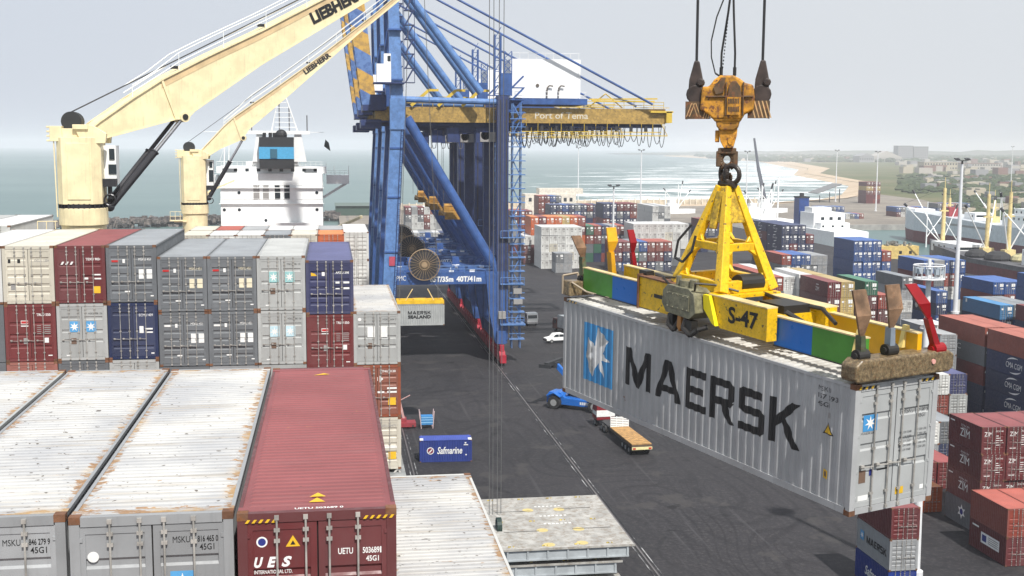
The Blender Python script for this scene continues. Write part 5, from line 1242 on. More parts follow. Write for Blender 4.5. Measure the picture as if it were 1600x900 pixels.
# ================================================================== LAMP MASTS
MW=paint('mast white paint',(.68,.69,.70),.45,.05,.04)
def mast(x,y,z0,h,lab,kind,r=.32):
    root=empty('lamp_mast',(x,y,z0),0,lab,'lamp mast','lamp masts of the port')
    MB().cyl((0,0,0),(0,0,h),r,14,r2=r*.5).cyl((0,0,0),(0,0,.5),r*1.6,14).build('pole',MW,root)
    mb=MB()
    if kind=='cage':
        for zz in (h,h+1.1): mb.torus((0,0,zz),(0,0,1),1.25,.06,20,5)
        for i in range(10): t=2*PI*i/10; mb.cyl((1.25*math.cos(t),1.25*math.sin(t),h),(1.25*math.cos(t),1.25*math.sin(t),h+1.1),.04,4)
        mb.cyl((0,0,h-.05),(0,0,h+.05),1.25,20); mb.cyl((0,0,h),(0,0,h+1.6),.15,8)
        mb.build('lamp_cage',MW,root); mb=MB()
        for i in range(8): t=2*PI*i/8+.2; MB().cbox((.95*math.cos(t),.95*math.sin(t),h+.65),(.35,.35,.45)).build('floodlight',plain('pale lamp housing',(.35,.4,.45)),root)
    else:
        mb.cyl((0,0,h),(0,0,h+.8),.2,8); mb.box(-1.4,1.4,-.1,.1,h+.7,h+.85); mb.box(-.1,.1,-1,1,h+.7,h+.85); mb.build('lamp_frame',plain('dark frame',(.06,.06,.06)),root); mb=MB()
        for dx in (-1.5,-.9,.9,1.5): MB().beam((dx,-.3,h+1.0),(dx,.4,h+1.25),.5,.2).build('floodlight',plain('dark lamp housing',(.045,.045,.05)),root)
mast(49.1,92,0,25.6,'tall white lamp mast with round cage of floodlights, behind the hanging container','cage',.40)
mast(136.9,244.2,0,33,'tall white lamp mast in the blue container rows at right','flood',.55)
mast(79.6,330.2,0,24.5,'lamp mast with double black head, left of the long white row','flood',.42)
mast(164.5,784,-2,37,'distant thin lamp mast standing against the sea, nearest the crane festoon','flood',.45)
mast(152.6,576,0,34,'distant lamp mast behind the white stack below the beach wall','flood',.45)
mast(215.5,599,0,33.5,'distant lamp mast just right of the hanging hook','flood',.45)
mast(343,776,0,34,'distant lamp mast by the surf beach','flood',.45)
mast(315,656,0,33.5,'distant lamp mast beside the far maroon container stack','flood',.45)
for i,(x,y) in enumerate(((700,1150),(760,1100),(800,1180),(640,950),(690,900),(720,860))):
    mast(x,y,0,38,'faint lamp mast in the haze, %s from the left before the town'%COLN[i],'flood',.5)

# ================================================================== VEHICLES AND QUAY THINGS
def wheel(par,x,y,r,w,name='wheel',axis='x',rimc=None):
    d=(w/2,0,0) if axis=='x' else (0,w/2,0)
    mb=MB(); mb.cyl((x-d[0],y-d[1],r),(x+d[0],y+d[1],r),r,18); o=mb.build(name,RUBBER,par); bevel_mod(o,.05)
    MB().cyl((x-d[0]*1.08,y-d[1]*1.08,r),(x+d[0]*1.08,y+d[1]*1.08,r),r*.52,12).build('rim',rimc or plain('rim grey',(.3,.3,.3)),o); return o
RSB=paint('reach stacker blue',(.012,.13,.48),.35,.04,.05); RSD=plain('machine dark',(.03,.032,.035))
rs=empty('reach_stacker',(33.9,160.0,0),R(-36),'blue reach stacker half hidden behind the hanging container','reach stacker')
# local x = rear(-) .. front(+)
for x in (-2.9,3.2):
    for y in (-1.5,1.5): wheel(rs,x,y,.92,.75,axis='y')
mb=MB(); mb.prism([(-4.3,.7),(-4.3,1.75),(-3.9,2.3),(-2.2,2.3),(-1.5,1.6),(2.2,1.5),(3.9,1.5),(4.2,1.1),(4.2,.75),(2.2,.65),(1.8,.6),(-1.7,.6)],'y',-1.15,1.15); mb.prism([(-3.9,1.75),(-2.9,2.25),(-1.9,1.75),(-2,1.95),(-2.9,2.4),(-4.0,1.95)],'y',-2.0,2.0); mb.prism([(2.1,1.6),(3.2,2.1),(4.2,1.6),(4.2,1.8),(3.2,2.3),(2.1,1.8)],'y',-2.0,2.0)
o=mb.build('chassis',RSB,rs); bevel_mod(o,.05)
put(fit('KONECRANES',2.0,.4,WHITE,bold=.04),o,(.4,-1.17,.8)) if 0 else None
decal([(WHITE,rect(.8+.28*i,.85,1.0+.28*i,1.25),0) for i in range(6)],o,(0,-1.16,0))
mb=MB(); mb.beam((1.4,0,1.7),(-1.2,0,4.0),.8,.9,.7,.75); mb.beam((-1.2,0,4.0),(-3.4,0,6.0),.6,.65,.55,.6); mb.beam((1.4,-.5,1.5),(1.2,-.5,2.6),.3,.6); mb.beam((1.4,.5,1.5),(1.2,.5,2.6),.3,.6); mb.build('boom',RSB,rs)
mb=MB(); mb.cyl((-1.6,.45,1.9),(-.3,.3,3.8),.15,10); mb.cyl((-1.6,-.45,1.9),(-.3,-.3,3.8),.15,10); mb.build('lift_cylinder',CHROME,rs)
mb=MB(); mb.beam((-3.7,-2.6,6.3),(-3.7,2.6,6.3),.6,.6); mb.cbox((-3.6,0,6.0),(1.0,1.5,.8)); mb.cbox((-3.9,-2.6,6.1),(1.8,.35,.5)); mb.cbox((-3.9,2.6,6.1),(1.8,.35,.5)); mb.build('lifting_frame',RSD,rs)
c_=MB().prism([(-1.9,1.7),(-1.9,3.4),(-.4,3.4),(-.1,2.6),(-.1,1.7)],'y',.25,1.1).build('cab',GLASS,rs); MB().box(-1.95,-.35,.2,1.15,3.4,3.5).build('roof',RSB,c_)

tk=empty('flatbed_truck',(35.7,142.3,0),.06,'truck with maroon and white cab and an empty timber floored trailer','truck')
MAR=paint('truck maroon',(.20,.012,.018),.4,.04,.08)
for y in (7.6,4.6,3.4): 
    for x in (-1.0,1.0): wheel(tk,x,y,.5,.4)
for y in (-4.5,-5.8,-7.1):
    for x in (-1.0,1.0): wheel(tk,x,y,.5,.5)
cab_=MB().prism([(6.7,.9),(6.7,3.0),(8.4,3.0),(8.9,2.1),(8.9,.9)],'x',-1.22,1.22).build('cab',MAR,tk); bevel_mod(cab_,.06)
MB().box(-1.24,1.24,6.66,6.72,1.35,2.2).build('rear_panel',WHITE,cab_); MB().box(-1.24,-1.2,6.9,8.6,1.5,2.0).box(1.2,1.24,6.9,8.6,1.5,2.0).build('side_stripe',WHITE,cab_)
MB().prism([(8.46,2.9),(8.50,2.94),(8.9,2.2),(8.86,2.16)],'x',-1.05,1.05).build('windscreen',GLASS,cab_)
MB().box(-.45,.45,-8.2,8.4,.72,.98).box(-.9,.9,2.6,5.6,.98,1.1).build('chassis_frame',RSD,tk)
TIM=paint('trailer timber',(.46,.26,.09),.7,.1,.25,fine=2,dirt=(.25,.15,.07),dirtamt=.5)
mb=MB(); 
for i in range(8): mb.box(-1.22+.306*i,-1.22+.306*i+.29,-8.2,.6,1.32,1.42)
dk=mb.build('deck_boards',TIM,tk); MB().box(-1.24,1.24,-8.25,.65,1.02,1.31).build('deck_frame',plain('deck frame brown',(.1,.07,.05)),tk)
mb=MB(); 
for i in range(6): mb.box(-1.2,1.2,.62,.7,1.45+.22*i,1.58+.22*i)
for x in (-1.2,-.4,.4,1.14): mb.box(x,x+.08,.7,.76,1.3,2.75)
mb.build('headboard',SW,tk); MB().box(-1.25,1.25,-8.4,-8.26,.75,1.05).build('rear_bumper',plain('bumper yellow white',(.75,.68,.35)),tk)
MB().box(-1.15,-.8,-8.42,-8.4,.8,1.0).build('tail_light',REDM,tk); MB().box(.8,1.15,-8.42,-8.4,.8,1.0).build('tail_light',REDM,tk)
def small_truck(x,y,rz,lab,boxc,cabm,boxh,blen=5):
    t=empty('lorry',(x,y,0),rz,lab,'truck')
    for yy in (-1.4,blen-1.4): 
        for xx in (-.95,.95): wheel(t,xx,yy,.48,.35)
    c=MB().prism([(-2.2,.6),(-2.4,1.5),(-2.15,2.6),(-.5,2.65),(-.5,.6)],'x',-1.15,1.15).build('cab',cabm,t); bevel_mod(c,.06)
    MB().prism([(-2.42,1.55),(-2.2,2.35),(-2.17,2.35),(-2.39,1.55)],'x',-1.0,1.0).build('windscreen',GLASS,c); MB().box(-1.17,-1.155,-1.8,-.9,1.6,2.3).box(1.155,1.17,-1.8,-.9,1.6,2.3).build('side_window',GLASS,c)
    MB().box(-1.16,1.16,-2.46,-2.3,.5,.8).build('bumper',plain('bumper grey',(.25,.25,.26)),t)
    MB().box(-1.2,1.2,-.3,blen,.95,boxh).build('cargo_body',boxc,t); MB().box(-.5,.5,-2.2,blen,.6,.94).build('chassis_frame',RSD,t)
    return t
small_truck(40.3,239.5,R(8),'white lorry facing the camera beside the crane stair tower',RSD,SW,1.3)
small_truck(45.4,229,R(200),'lorry with ribbed white box body, between the white lorry and the pick-up',paint('ribbed pale box',(.55,.6,.6),.5,.1),paint('dusty brown cab',(.22,.12,.1),.5,.1),3.4,6)
def pickup(x,y,rz,lab):
    t=empty('pickup_truck',(x,y,0),rz,lab,'pick-up')
    for yy in (-1.6,1.5):
        for xx in (-.8,.8): wheel(t,xx,yy,.37,.25)
    b=MB().prism([(-2.6,.45),(-2.6,.95),(-1.5,1.1),(-.9,1.72),(.8,1.75),(1.2,1.1),(2.6,1.1),(2.6,.45)],'x',-.88,.88).build('body',SW,t); bevel_mod(b,.08,3)
    MB().prism([(-1.42,1.14),(-.92,1.62),(-.9,1.62),(-1.38,1.12)],'x',-.75,.75).prism([(-1.3,1.15),(-.85,1.62),(-.2,1.64),(-.2,1.15)],'x',-.895,.895).prism([(-.1,1.15),(-.1,1.64),(.65,1.62),(.95,1.15)],'x',-.895,.895).build('window',GLASS,t)
    MB().box(-.85,.85,-2.66,-2.58,.45,.7).build('bumper',RSD,t); return t
pickup(41.9,216.5,R(-78),'white pick-up just left of the hanging container')
# blue chocking cart and red trolley
c_=empty('blue_trolley',(12.1,151.6,0),0,'small bright blue cart with four pale stakes on the quay','cart')
BC=plain('cart blue',(.04,.22,.5)); MB().box(-.75,.75,-.6,.6,.5,1.6).build('cart_body',BC,c_); 
for z in (.75,1.1,1.4): MB().box(-.77,.77,-.62,-.6,z,z+.1).build('slat',plain('pale blue slat',(.3,.55,.75)),c_)
for x in (-.75,.75):
    for y in (-.6,.6): MB().beam((x,y,0),(x*1.25,y*1.1,2.3),.09,.09).build('stake',plain('pale pink stake',(.6,.45,.45)),c_)
g_=empty('mobile_gangway',(9.1,152.3,0),0,'dark red mobile gangway frame with pinkish post at the ship side','gangway')
MB().box(-1.0,1.6,-1,1,.2,.7).box(-.6,.4,-.7,.7,.7,1.2).build('base_frame',paint('dull red paint',(.30,.04,.05),.5,.3),g_)
for x,y in ((-.8,-.9),(1.2,-.9),(-.8,.9),(1.2,.9)): wheel(g_,x,y,.25,.15)
MB().beam((.1,0,1.0),(-.5,0,3.6),.25,.3).beam((-.5,0,3.5),(.9,0,4.2),.12,.1).box(-1.0,-.5,-.3,.3,3.4,4.6).build('post',paint('pinkish post paint',(.55,.33,.31),.5,.3),g_)
# struts under the lowest ship-edge container
tag(MB().tube([(2.6,62,18.3),(3.4,61.9,19.3)],.06,6).tube([(3.7,62,18.2),(3.45,61.9,19.3)],.06,6).tube([(2.4,62,18.3),(3.1,61.9,19.0)],.05,6).build('lashing_strut',paint('pale strut',(.6,.58,.55),.5,.2)),'thin pale lashing struts below the cream container at the ship edge','lashing strut')
# crane rails
def railedge():
    if 'railedge' in _mc: return _mc['railedge']
    m,nt,b=newmat('worn rail edge'); v=coords(nt,(1,1,1),False); n=noise(nt,v,.09,5,.7); n2=noise(nt,v,.8,4,.6)
    f=mth(nt,'MULTIPLY',ramp(nt,n,.50,.60),ramp(nt,n2,.4,.55,.35,1)); nt.links.new(mix(nt,f,(.026,.026,.03),(.36,.36,.36)),b.inputs['Base Color']); b.inputs['Roughness'].default_value=.8
    _mc['railedge']=m; return m
def rail(x,lab):
    root=empty('crane_rail',(x,250,0),0,lab,'rail','crane rails')
    MB().box(-.42,-.32,-330,420,.004,.03).box(.32,.42,-330,420,.004,.03).build('rail_edge',railedge(),root)
    MB().box(-.08,.08,-330,420,.004,.05).build('rail_head',plain('rail steel',(.12,.11,.11),.4),root)
rail(27.35,'landward crane rail let into the dark quay, running away under the cranes'); rail(8.9,'seaward crane rail close to the ship side')

# ================================================================== OTHER SHIPS
RB2=paint('hull maroon boot top',(.13,.025,.03),.6,.25,.15); GH=paint('hull pale grey',(.52,.55,.58),.5,.25,.08,streak=True); YM=paint('derrick cream yellow',(.70,.56,.26),.5,.2,.12)
def derrick_ship(x0,x1,y0,y1,zd,lab,hullm,bootm,supers,masts,bow=True):
    root=empty('cargo_ship',((x0+x1)/2,(y0+y1)/2,-2.5),0,lab,'ship')
    cx,cy=(x0+x1)/2,(y0+y1)/2
    def Bq(mb,n,m,p=None): mb.v=[(a-cx,b-cy,c+2.5) for a,b,c in mb.v]; return mb.build(n,m,p or root)
    def hull(z0,z1,fl,n,m):
        ys=[y0,y0+6,(y0+y1)/2,y1-22,y1-10,y1]; ws=[.6,1,1,1,.62,.03]; mb=MB(); vs=[]
        for y,w in zip(ys,ws):
            h=(x1-x0)/2*w; sh=(1.6 if y>y1-23 else 0)+(1.2 if y>=y1 else 0)
            zz=z1+(sh if z1>3 else 0)
            vs += [(cx-h,y-(fl if y==y1 else 0),z0),(cx-h,y,zz),(cx+h,y,zz),(cx+h,y-(fl if y==y1 else 0),z0)]
        fs=[(0,1,2,3),tuple(len(vs)-k for k in (1,2,3,4))]
        for i in range(len(ys)-1):
            for j in range(4): k=(j+1)%4; fs.append((4*i+j,4*i+k,4*i+4+k,4*i+4+j))
        mb.add(vs,fs); return Bq(mb,n,m)
    hull(-4,2.2,1.5,'boot_top',bootm); hull(2.2,zd,0,'hull',hullm)
    for (a,b,c,d,e,f) in supers:
        o=Bq(MB().box(cx+a,cx+b,c,d,zd+e,zd+f),'superstructure',SW)
        n=max(2,int((d-c)/3)); mb=MB()
        for i in range(n): 
            if (i*3)%4!=3: yy=c+(d-c)*(i+.4)/n; mb.box(cx+a-.03,cx+a,yy,yy+.9,zd+f-1.6,zd+f-.8)
        mb.box(cx+a+.5,cx+b-.5,c-.03,c,zd+f-1.6,zd+f-.8); Bq(mb,'window',GLASS,o)
    for (xx,yy,h,bs) in masts:
        mb=MB(); mb.cyl((cx+xx,yy,zd),(cx+xx,yy,zd+h),.75,10,r2=.5); mb.cyl((cx+xx,yy,zd+h),(cx+xx,yy,zd+h+3.5),.12,5); mb.box(cx+xx-1.4,cx+xx+1.4,yy-.5,yy+.5,zd+h*.62,zd+h*.62+.4); mb.box(cx+xx-1.8,cx+xx+1.8,yy-1.2,yy+1.2,zd,zd+2.5)
        o=Bq(mb,'mast',YM)
        for (bx_,by_,bz_) in bs:
            Bq(MB().cyl((cx+xx,yy,zd+1.5),(cx+xx+bx_,yy+by_,zd+bz_),.22,7,r2=.16),'derrick_boom',SW,o); Bq(MB().cyl((cx+xx+bx_*.93,yy+by_*.93,zd+bz_*.94),(cx+xx+bx_,yy+by_,zd+bz_),.4,7),'boom_tip',RSD,o)
            Bq(MB().cyl((cx+xx+bx_,yy+by_,zd+bz_),(cx+xx,yy,zd+h),.04,4),'stay',RSD,o)
    return root,Bq,cx,cy
root,Bq,cx,cy=derrick_ship(243,258,330,492,8.4,'long pale grey cargo ship with maroon waterline band, in the far basin',GH,RB2,
   [(-5,6,352,366,0,4.5),(-6,6,372,406,0,4.2),(-5,5,376,400,4.2,6.6),(-3,4,430,438,0,3.2),(-4,5,476,484,0,2.4),(-6,6,332,346,0,6)],
   [(-1,420,9,[(-4,8,12)]),(0,455,8,[(-5,-3,10)])])
mb=MB(); mb.box(cx-7.55,cx-7.45,410,450,6.2,7.0); Bq(mb,'hull_opening',GREYMARK)
o=Bq(MB().box(cx-5,cx-1,446,452,8.4,13),'deck_crane_house',paint('dull red paint',(.30,.04,.05),.5,.3))
root,Bq,cx,cy=derrick_ship(191,206,296,372,3.6,'fishing cargo ship with cream derrick masts moored behind the blue containers',paint('fishing hull dark',(.10,.10,.11),.6,.4,.2),RB2,
   [(-5,5,345,362,0,3),(-4,4,300,312,0,4.5)],
   [(0,364,20,[(-6,10,19),(-14,0,15)]),(1.5,340,19,[(7,8,18),(-10,-4,16)]),(4.5,333,20,[(8,-4,21),(-7,-6,20)]),(3.5,312,23,[(-13,3,16),(7,3,20)])])
NETS=plain('dark tarpaulin',(.03,.03,.032),.8)
for (a,y,w,h,m) in ((-3,356,3,2.0,NETS),(0,350,3,1.5,NETS),(-4,336,3.5,2.2,NETS),(-3,326,4,2.5,NETS),(2,321,3.5,2.2,paint('cream cloth',(.5,.45,.25),.8)),(3,316,2.6,2.6,plain('violet drum',(.06,.06,.2)))):
    mb=MB(); mb.sphere((cx+a,y,4.2),w,10,6,h/w*.9); Bq(mb,'deck_cargo',m)
# yellow deck shed left of the fishing ship
sh=empty('yellow_shed',(184.5,373,0),0,'yellow low shed with rooftop scrap, beyond the tall blue stack','shed')
MB().box(-9,9,-3,3,0,4.2).build('wall',paint('shed yellow',(.62,.46,.16),.6,.2),sh); 
for x in (-6,-2,2,5.5): MB().box(x,x+1,-3.03,-3,1.6,2.6).build('window',GLASS,sh)
mb=MB(); r4=random.Random(9)
for i in range(26): x=r4.uniform(-9,8); y=r4.uniform(-2.5,2.5); mb.box(x,x+r4.uniform(.4,1.4),y,y+.8,4.2,4.5+r4.uniform(0,1.3))
mb.build('roof_clutter',paint('scrap mix',(.22,.22,.2),.8,.4,.6),sh)
# white vessel with blue funnel
wv=empty('white_coaster',(196,470,-2.5),0,'white coaster with dark blue funnel moored beyond the navy containers','ship')
def Bw(mb,n,m,p=None): mb.v=[(a-196,b-470,c+2.5) for a,b,c in mb.v]; return mb.build(n,m,p or wv)
Bw(MB().prism([(188,470),(190,430),(204,430),(206,470),(204,520),(197,534),(190,520)],'z',-3,4.6),'hull',SW)
s1=Bw(MB().box(191,204,452,466,4.6,10.6).box(191.5,203.5,446,452,4.6,7.0),'superstructure',SW); Bw(MB().box(192,200,456,464,10.6,12.6),'bridge',SW)
mb=MB(); 
for x in (194,197.5,201): mb.box(x,x+1.4,451.9,452,7.8,9.0)
for x in (192,196,200): mb.box(x,x+.9,445.9,446,5.3,6.1)
Bw(mb,'window',GLASS,s1)
f_=Bw(MB().box(190.6,194.8,466.5,472,5,16.5),'funnel',paint('dark blue funnel',(.015,.05,.2),.4)); Bw(MB().cyl((192.6,469,16.5),(192.6,469,18),.9,10).box(190.4,195,466.3,472.2,16.0,16.5),'exhaust_pipe',NETS,f_)
for x,y,h,bx_,bz_ in ((184.5,490,24,0,0),(181,500,20,5,21),(190,512,20,0,0),(170+8,518,16,-6,15)):
    o=Bw(MB().cyl((x+6,y,4),(x+6,y,h),.35,8),'mast',SW)
    if bx_: Bw(MB().cyl((x+6,y,5),(x+6+bx_,y,bz_),.25,6),'derrick_boom',SW,o); Bw(MB().cyl((x+6+bx_*.85,y,bz_*.88),(x+6+bx_,y,bz_),.4,6),'boom_tip',NETS,o)
# trawlers by the sea wall
def trawler(x,y,lab,s=1.0):
    t=empty('trawler',(x,y,-1),R(12),lab,'fishing boat','fishing boats beyond the yard')
    MB().prism([(-9*s,-3*s),(7*s,-3*s),(12*s,0),(7*s,3*s),(-9*s,3*s)],'z',0,3.4*s).build('hull',SW,t)
    MB().box(-6*s,0,-2*s,2*s,3.4*s,6.5*s).box(-5*s,-1,-1.6*s,1.6*s,6.5*s,8.6*s).build('wheelhouse',SW,t)
    MB().cyl((1,0,3),(1,0,17*s),.25,6).cyl((-7*s,0,3),(-7*s,0,13*s),.22,6).build('mast',SW,t)
    for a,b in ((-8,15),(9,14),(4,19)):
        o=MB().cyl((1,0,4),(a*s,.5,b*s),.2,6).build('boom',SW,t); MB().cyl((1+(a*s-1)*.88,.4,4+(b*s-4)*.88),(a*s,.5,b*s),.36,6).build('boom_tip',NETS,o)
trawler(190,640,'white trawler left of the hanging hook, before the beach wall'); trawler(222,600,'white trawler with raised booms just right of the hook'); trawler(246,645,'white trawler with black boom tips by the mobile crane')
for i,(x,y,h) in enumerate(((225,400,17),(229,420,21),(233,440,18),(262,415,22),(264,380,20),(266,350,24),(286,455,17),(300,500,19),(315,470,22),(330,440,20))):
    t=empty('ship_mast',(x,y,-2.4),0,'thin white mast with black-tipped boom in the fishing basin, %s from left'%(COLN[i] if i<9 else 'tenth'),'mast','thin masts in the fishing basin')
    MB().cyl((0,0,0),(0,0,h),.28,6,r2=.14).build('pole',SW,t); a_=(-7,6,9,-8,-6,7,8,-9,5,-6)[i]
    o=MB().cyl((0,0,4),(a_,1,h*.85),.18,6).build('boom',SW,t); MB().cyl((a_*.88,.9,4+(h*.85-4)*.88),(a_,1,h*.85),.34,6).build('boom_tip',NETS,o)
mc=empty('mobile_crane',(277,735,0),0,'dark mobile crane with long raised boom at the shore','crane')
MB().box(-4,5,-1.5,1.5,1,2.4).box(-3,0,-1.4,1.4,2.4,4.4).build('carrier',RSD,mc)
for x in (-3,0,3): 
    for y in (-1.4,1.4): wheel(mc,x,y,.6,.4,axis='y')
MB().beam((0,0,3),(-5.2,0,24),2.1,2.1,1.7,1.7).beam((-5.0,0,23),(-8.4,0,42.5),1.5,1.5,1.0,1.0).build('boom',plain('boom grey',(.10,.11,.14)),mc)
MB().cyl((.6,0,3),(-3.2,0,17),.35,8).build('lift_cylinder',RSD,mc)

# ================================================================== GROUND, SHORE, SEA
def sheet(name,polys,z,mat,thick=0):
    mb=MB()
    for p in polys:
        if thick: mb.prism(p,'z',z-thick,z)
        else: mb.add([(x,y,z) for x,y in p],[tuple(range(len(p)))])
    o=mb.build(name,mat); tag(o,kind='structure'); return o
# asphalt
m,nt,b=newmat('quay asphalt'); v=coords(nt,rand=False)
n1=noise(nt,v,.035,6,.6); n2=noise(nt,v,.6,6,.7); n3=noise(nt,v,9,3,.6)
col=mix(nt,ramp(nt,n1,.32,.68),(.021,.020,.0225),(.038,.036,.040)); col=mix(nt,ramp(nt,n2,.5,.72,0,.5),col,(.052,.049,.051)); n9=noise(nt,v,2.4,5,.75); col=mix(nt,ramp(nt,n9,.45,.7,0,.75),col,(.068,.064,.064)); col=mix(nt,ramp(nt,n3,.4,.7,0,.45),col,(.018,.018,.02))
# tyre marks: thin rings of warped distance
for sc_,off,amt in ((.055,(3,1,0),.34),(.033,(11,5,0),.3),(.09,(-4,8,0),.22)):
    mp=N(nt,'ShaderNodeMapping'); mp.inputs['Scale'].default_value=(sc_,sc_*.5,1); mp.inputs['Location'].default_value=off; nt.links.new(v,mp.inputs[0])
    w=N(nt,'ShaderNodeTexNoise'); w.inputs['Scale'].default_value=1; w.inputs['Detail'].default_value=1; nt.links.new(mp.outputs[0],w.inputs['Vector'])
    t=mth(nt,'FRACT',mth(nt,'MULTIPLY',w.outputs['Fac'],26)); t=mth(nt,'ABSOLUTE',mth(nt,'SUBTRACT',t,.5)); ln=ramp(nt,t,.17,.03)
    msk=ramp(nt,noise(nt,v,.05+sc_*.3,3,.6),.42,.55); col=mix(nt,mth(nt,'MULTIPLY',mth(nt,'MULTIPLY',ln,msk),amt),col,(.010,.010,.012))
sv=N(nt,'ShaderNodeMapping'); sv.inputs['Scale'].default_value=(1.4,.03,1); nt.links.new(v,sv.inputs[0]); n5=noise(nt,sv.outputs[0],1,3,.5); col=mix(nt,ramp(nt,n5,.60,.72,0,.3),col,(.085,.083,.086))
nt.links.new(col,b.inputs['Base Color']); b.inputs['Roughness'].default_value=.75; nt.links.new(ramp(nt,n1,.3,.7,.6,.85),b.inputs['Roughness']); 
n10=noise(nt,v,.16,4,.6); col=mix(nt,ramp(nt,n10,.58,.64,0,.55),col,(.058,.054,.052)); n11=noise(nt,v,.33,3,.5); col=mix(nt,ramp(nt,n11,.66,.72,0,.8),col,(.012,.012,.013)); nt.links.new(col,b.inputs['Base Color'])
bump(nt,b,n2,.15,.03); b.inputs['Specular IOR Level'].default_value=.25
ASP=m
def land(name,cols,sc=.01,rough=.9,foam=False):
    m,nt,b=newmat(name); v=coords(nt,rand=False); n=noise(nt,v,sc,7,.62); n2=noise(nt,v,sc*9,5,.6)
    c=mix(nt,ramp(nt,n,.38,.62),cols[0],cols[1]); c=mix(nt,ramp(nt,n2,.45,.7,0,.6),c,cols[2]); nt.links.new(c,b.inputs['Base Color']); b.inputs['Roughness'].default_value=rough; b.inputs['Specular IOR Level'].default_value=.1; return m
SAND=land('sand',[(.44,.34,.23),(.52,.42,.31),(.36,.27,.18)],.02); FIELD=land('coastal field',[(.09,.11,.045),(.15,.14,.075),(.06,.08,.035)],.006); CONC=paint('quay concrete',(.30,.29,.27),.8,.2,.2,fine=.2)
YARDM=land('yard dust',[(.20,.18,.155),(.27,.24,.2),(.15,.13,.12)],.03)
sheet('quay_ground',[[(4.6,-90),(185,-90),(185,560),(4.6,560)],[(185,-90),(900,-90),(900,295),(185,295)]],0,ASP)
sheet('quay_wall',[[(4.55,-90),(184.98,-90),(184.98,560),(4.55,560)],[(185,-90),(900,-90),(900,294.98),(185,294.98)]],-.02,CONC,4)
sheet('yard_ground',[[(4.6,560),(185,560),(185,540),(330,540),(420,800),(441,948),(363,826),(277,752),(134,727),(4.6,676)]],0,YARDM)
sheet('field',[[(330,540),(900,540),(900,295),(902,295),(902,900),(640,900),(549,1172),(441,948),(420,800)]],0,FIELD)
sheet('quay',[[(185,537),(620,537),(620,539.9),(185,539.9)],[(4.6,560.1),(184.9,560.1),(184.9,676),(4.6,676)]],-.02,CONC,4)
sheet('field',[[(640,900),(902,900),(902,295),(9000,295),(9000,13000),(4200,13000),(2600,9000),(1515,5291),(1240,3311),(859,2070),(700,1690),(680,1649),(549,1172)]],.05,FIELD)
SH=[(277,752),(363,826),(441,948),(549,1172),(680,1649),(859,2070),(1240,3311),(1515,5291)]
off=[10,10,12,12,22,40,60,120]
bp=[]
for i,(p,q) in enumerate(zip(SH[:-1],SH[1:])):
    n_=Vector((q[1]-p[1],-(q[0]-p[0]))).normalized(); a_=Vector(p)-n_*14; b_=Vector(q)-n_*14; c_=Vector(q)+n_*off[i+1]; d_=Vector(p)+n_*off[i]; bp.append([tuple(a_),tuple(b_),tuple(c_),tuple(d_)])
mb=MB(); prev=None
for i in range(len(SH)):
    p=Vector(SH[i]); a=Vector(SH[max(0,i-1)]); c=Vector(SH[min(len(SH)-1,i+1)]); t=(c-a).normalized(); n_=Vector((t.y,-t.x)); mb.v += [(p.x-n_.x*16,p.y-n_.y*16,-2.6),(p.x+n_.x*4,p.y+n_.y*4,.45),(p.x+n_.x*off[i],p.y+n_.y*off[i],.5)]
for i in range(len(SH)-1):
    for j in (0,1): mb.f.append((3*i+j,3*i+j+1,3*i+j+4,3*i+j+3)); mb.m.append(0)
tag(mb.build('beach',SAND),kind='structure')
# strip of sand inside the sea wall
sheet('sand',[[(60,680),(134,706),(277,731),(400,860),(441,948),(363,826),(277,752),(134,727),(60,698)]],.01,SAND)
# low hills, headland
def ridge(name,pts,mat,seed,wd=300):
    r_=random.Random(seed); mb=MB(); vs=[]; n=60
    for i in range(n+1):
        t=i/n*(len(pts)-1); k=min(int(t),len(pts)-2); f=t-k; x=pts[k][0]*(1-f)+pts[k+1][0]*f; y=pts[k][1]*(1-f)+pts[k+1][1]*f; h=pts[k][2]*(1-f)+pts[k+1][2]*f; h*=r_.uniform(.75,1.2)
        vs += [(x,y-wd,0),(x,y,h),(x,y+wd,0)]
    mb.add(vs,[(3*i+j,3*i+j+1,3*i+j+4,3*i+j+3) for i in range(n) for j in (0,1)]); return tag(mb.build(name,mat,smooth=True),kind='structure')
HILL=land('scrub hill',[(.07,.085,.055),(.10,.11,.075),(.16,.14,.11)],.004)
ridge('hill',[(1500,6200,6),(2400,6000,22),(3600,5600,30),(5200,5200,26),(7500,5000,34)],HILL,3)
ridge('hill',[(1500,3800,4),(2000,3600,10),(2600,3400,12),(3800,3000,14),(6000,2600,20)],HILL,4,200)
# sea
m,nt,b=newmat('sea water'); v=coords(nt,rand=False)
mp=N(nt,'ShaderNodeMapping'); mp.inputs['Scale'].default_value=(.5,1,1); mp.inputs['Rotation'].default_value=(0,0,R(-20)); nt.links.new(v,mp.inputs[0])
nA=noise(nt,mp.outputs[0],.03,8,.62); nB=noise(nt,mp.outputs[0],.004,5,.6)
base=mix(nt,ramp(nt,nB,.35,.65),(.085,.145,.14),(.12,.185,.175)); base=mix(nt,ramp(nt,nA,.55,.75,0,.35),base,(.22,.30,.30))
sp=N(nt,'ShaderNodeSeparateXYZ'); nt.links.new(v,sp.inputs[0]); X_,Y_=sp.outputs[0],sp.outputs[1]
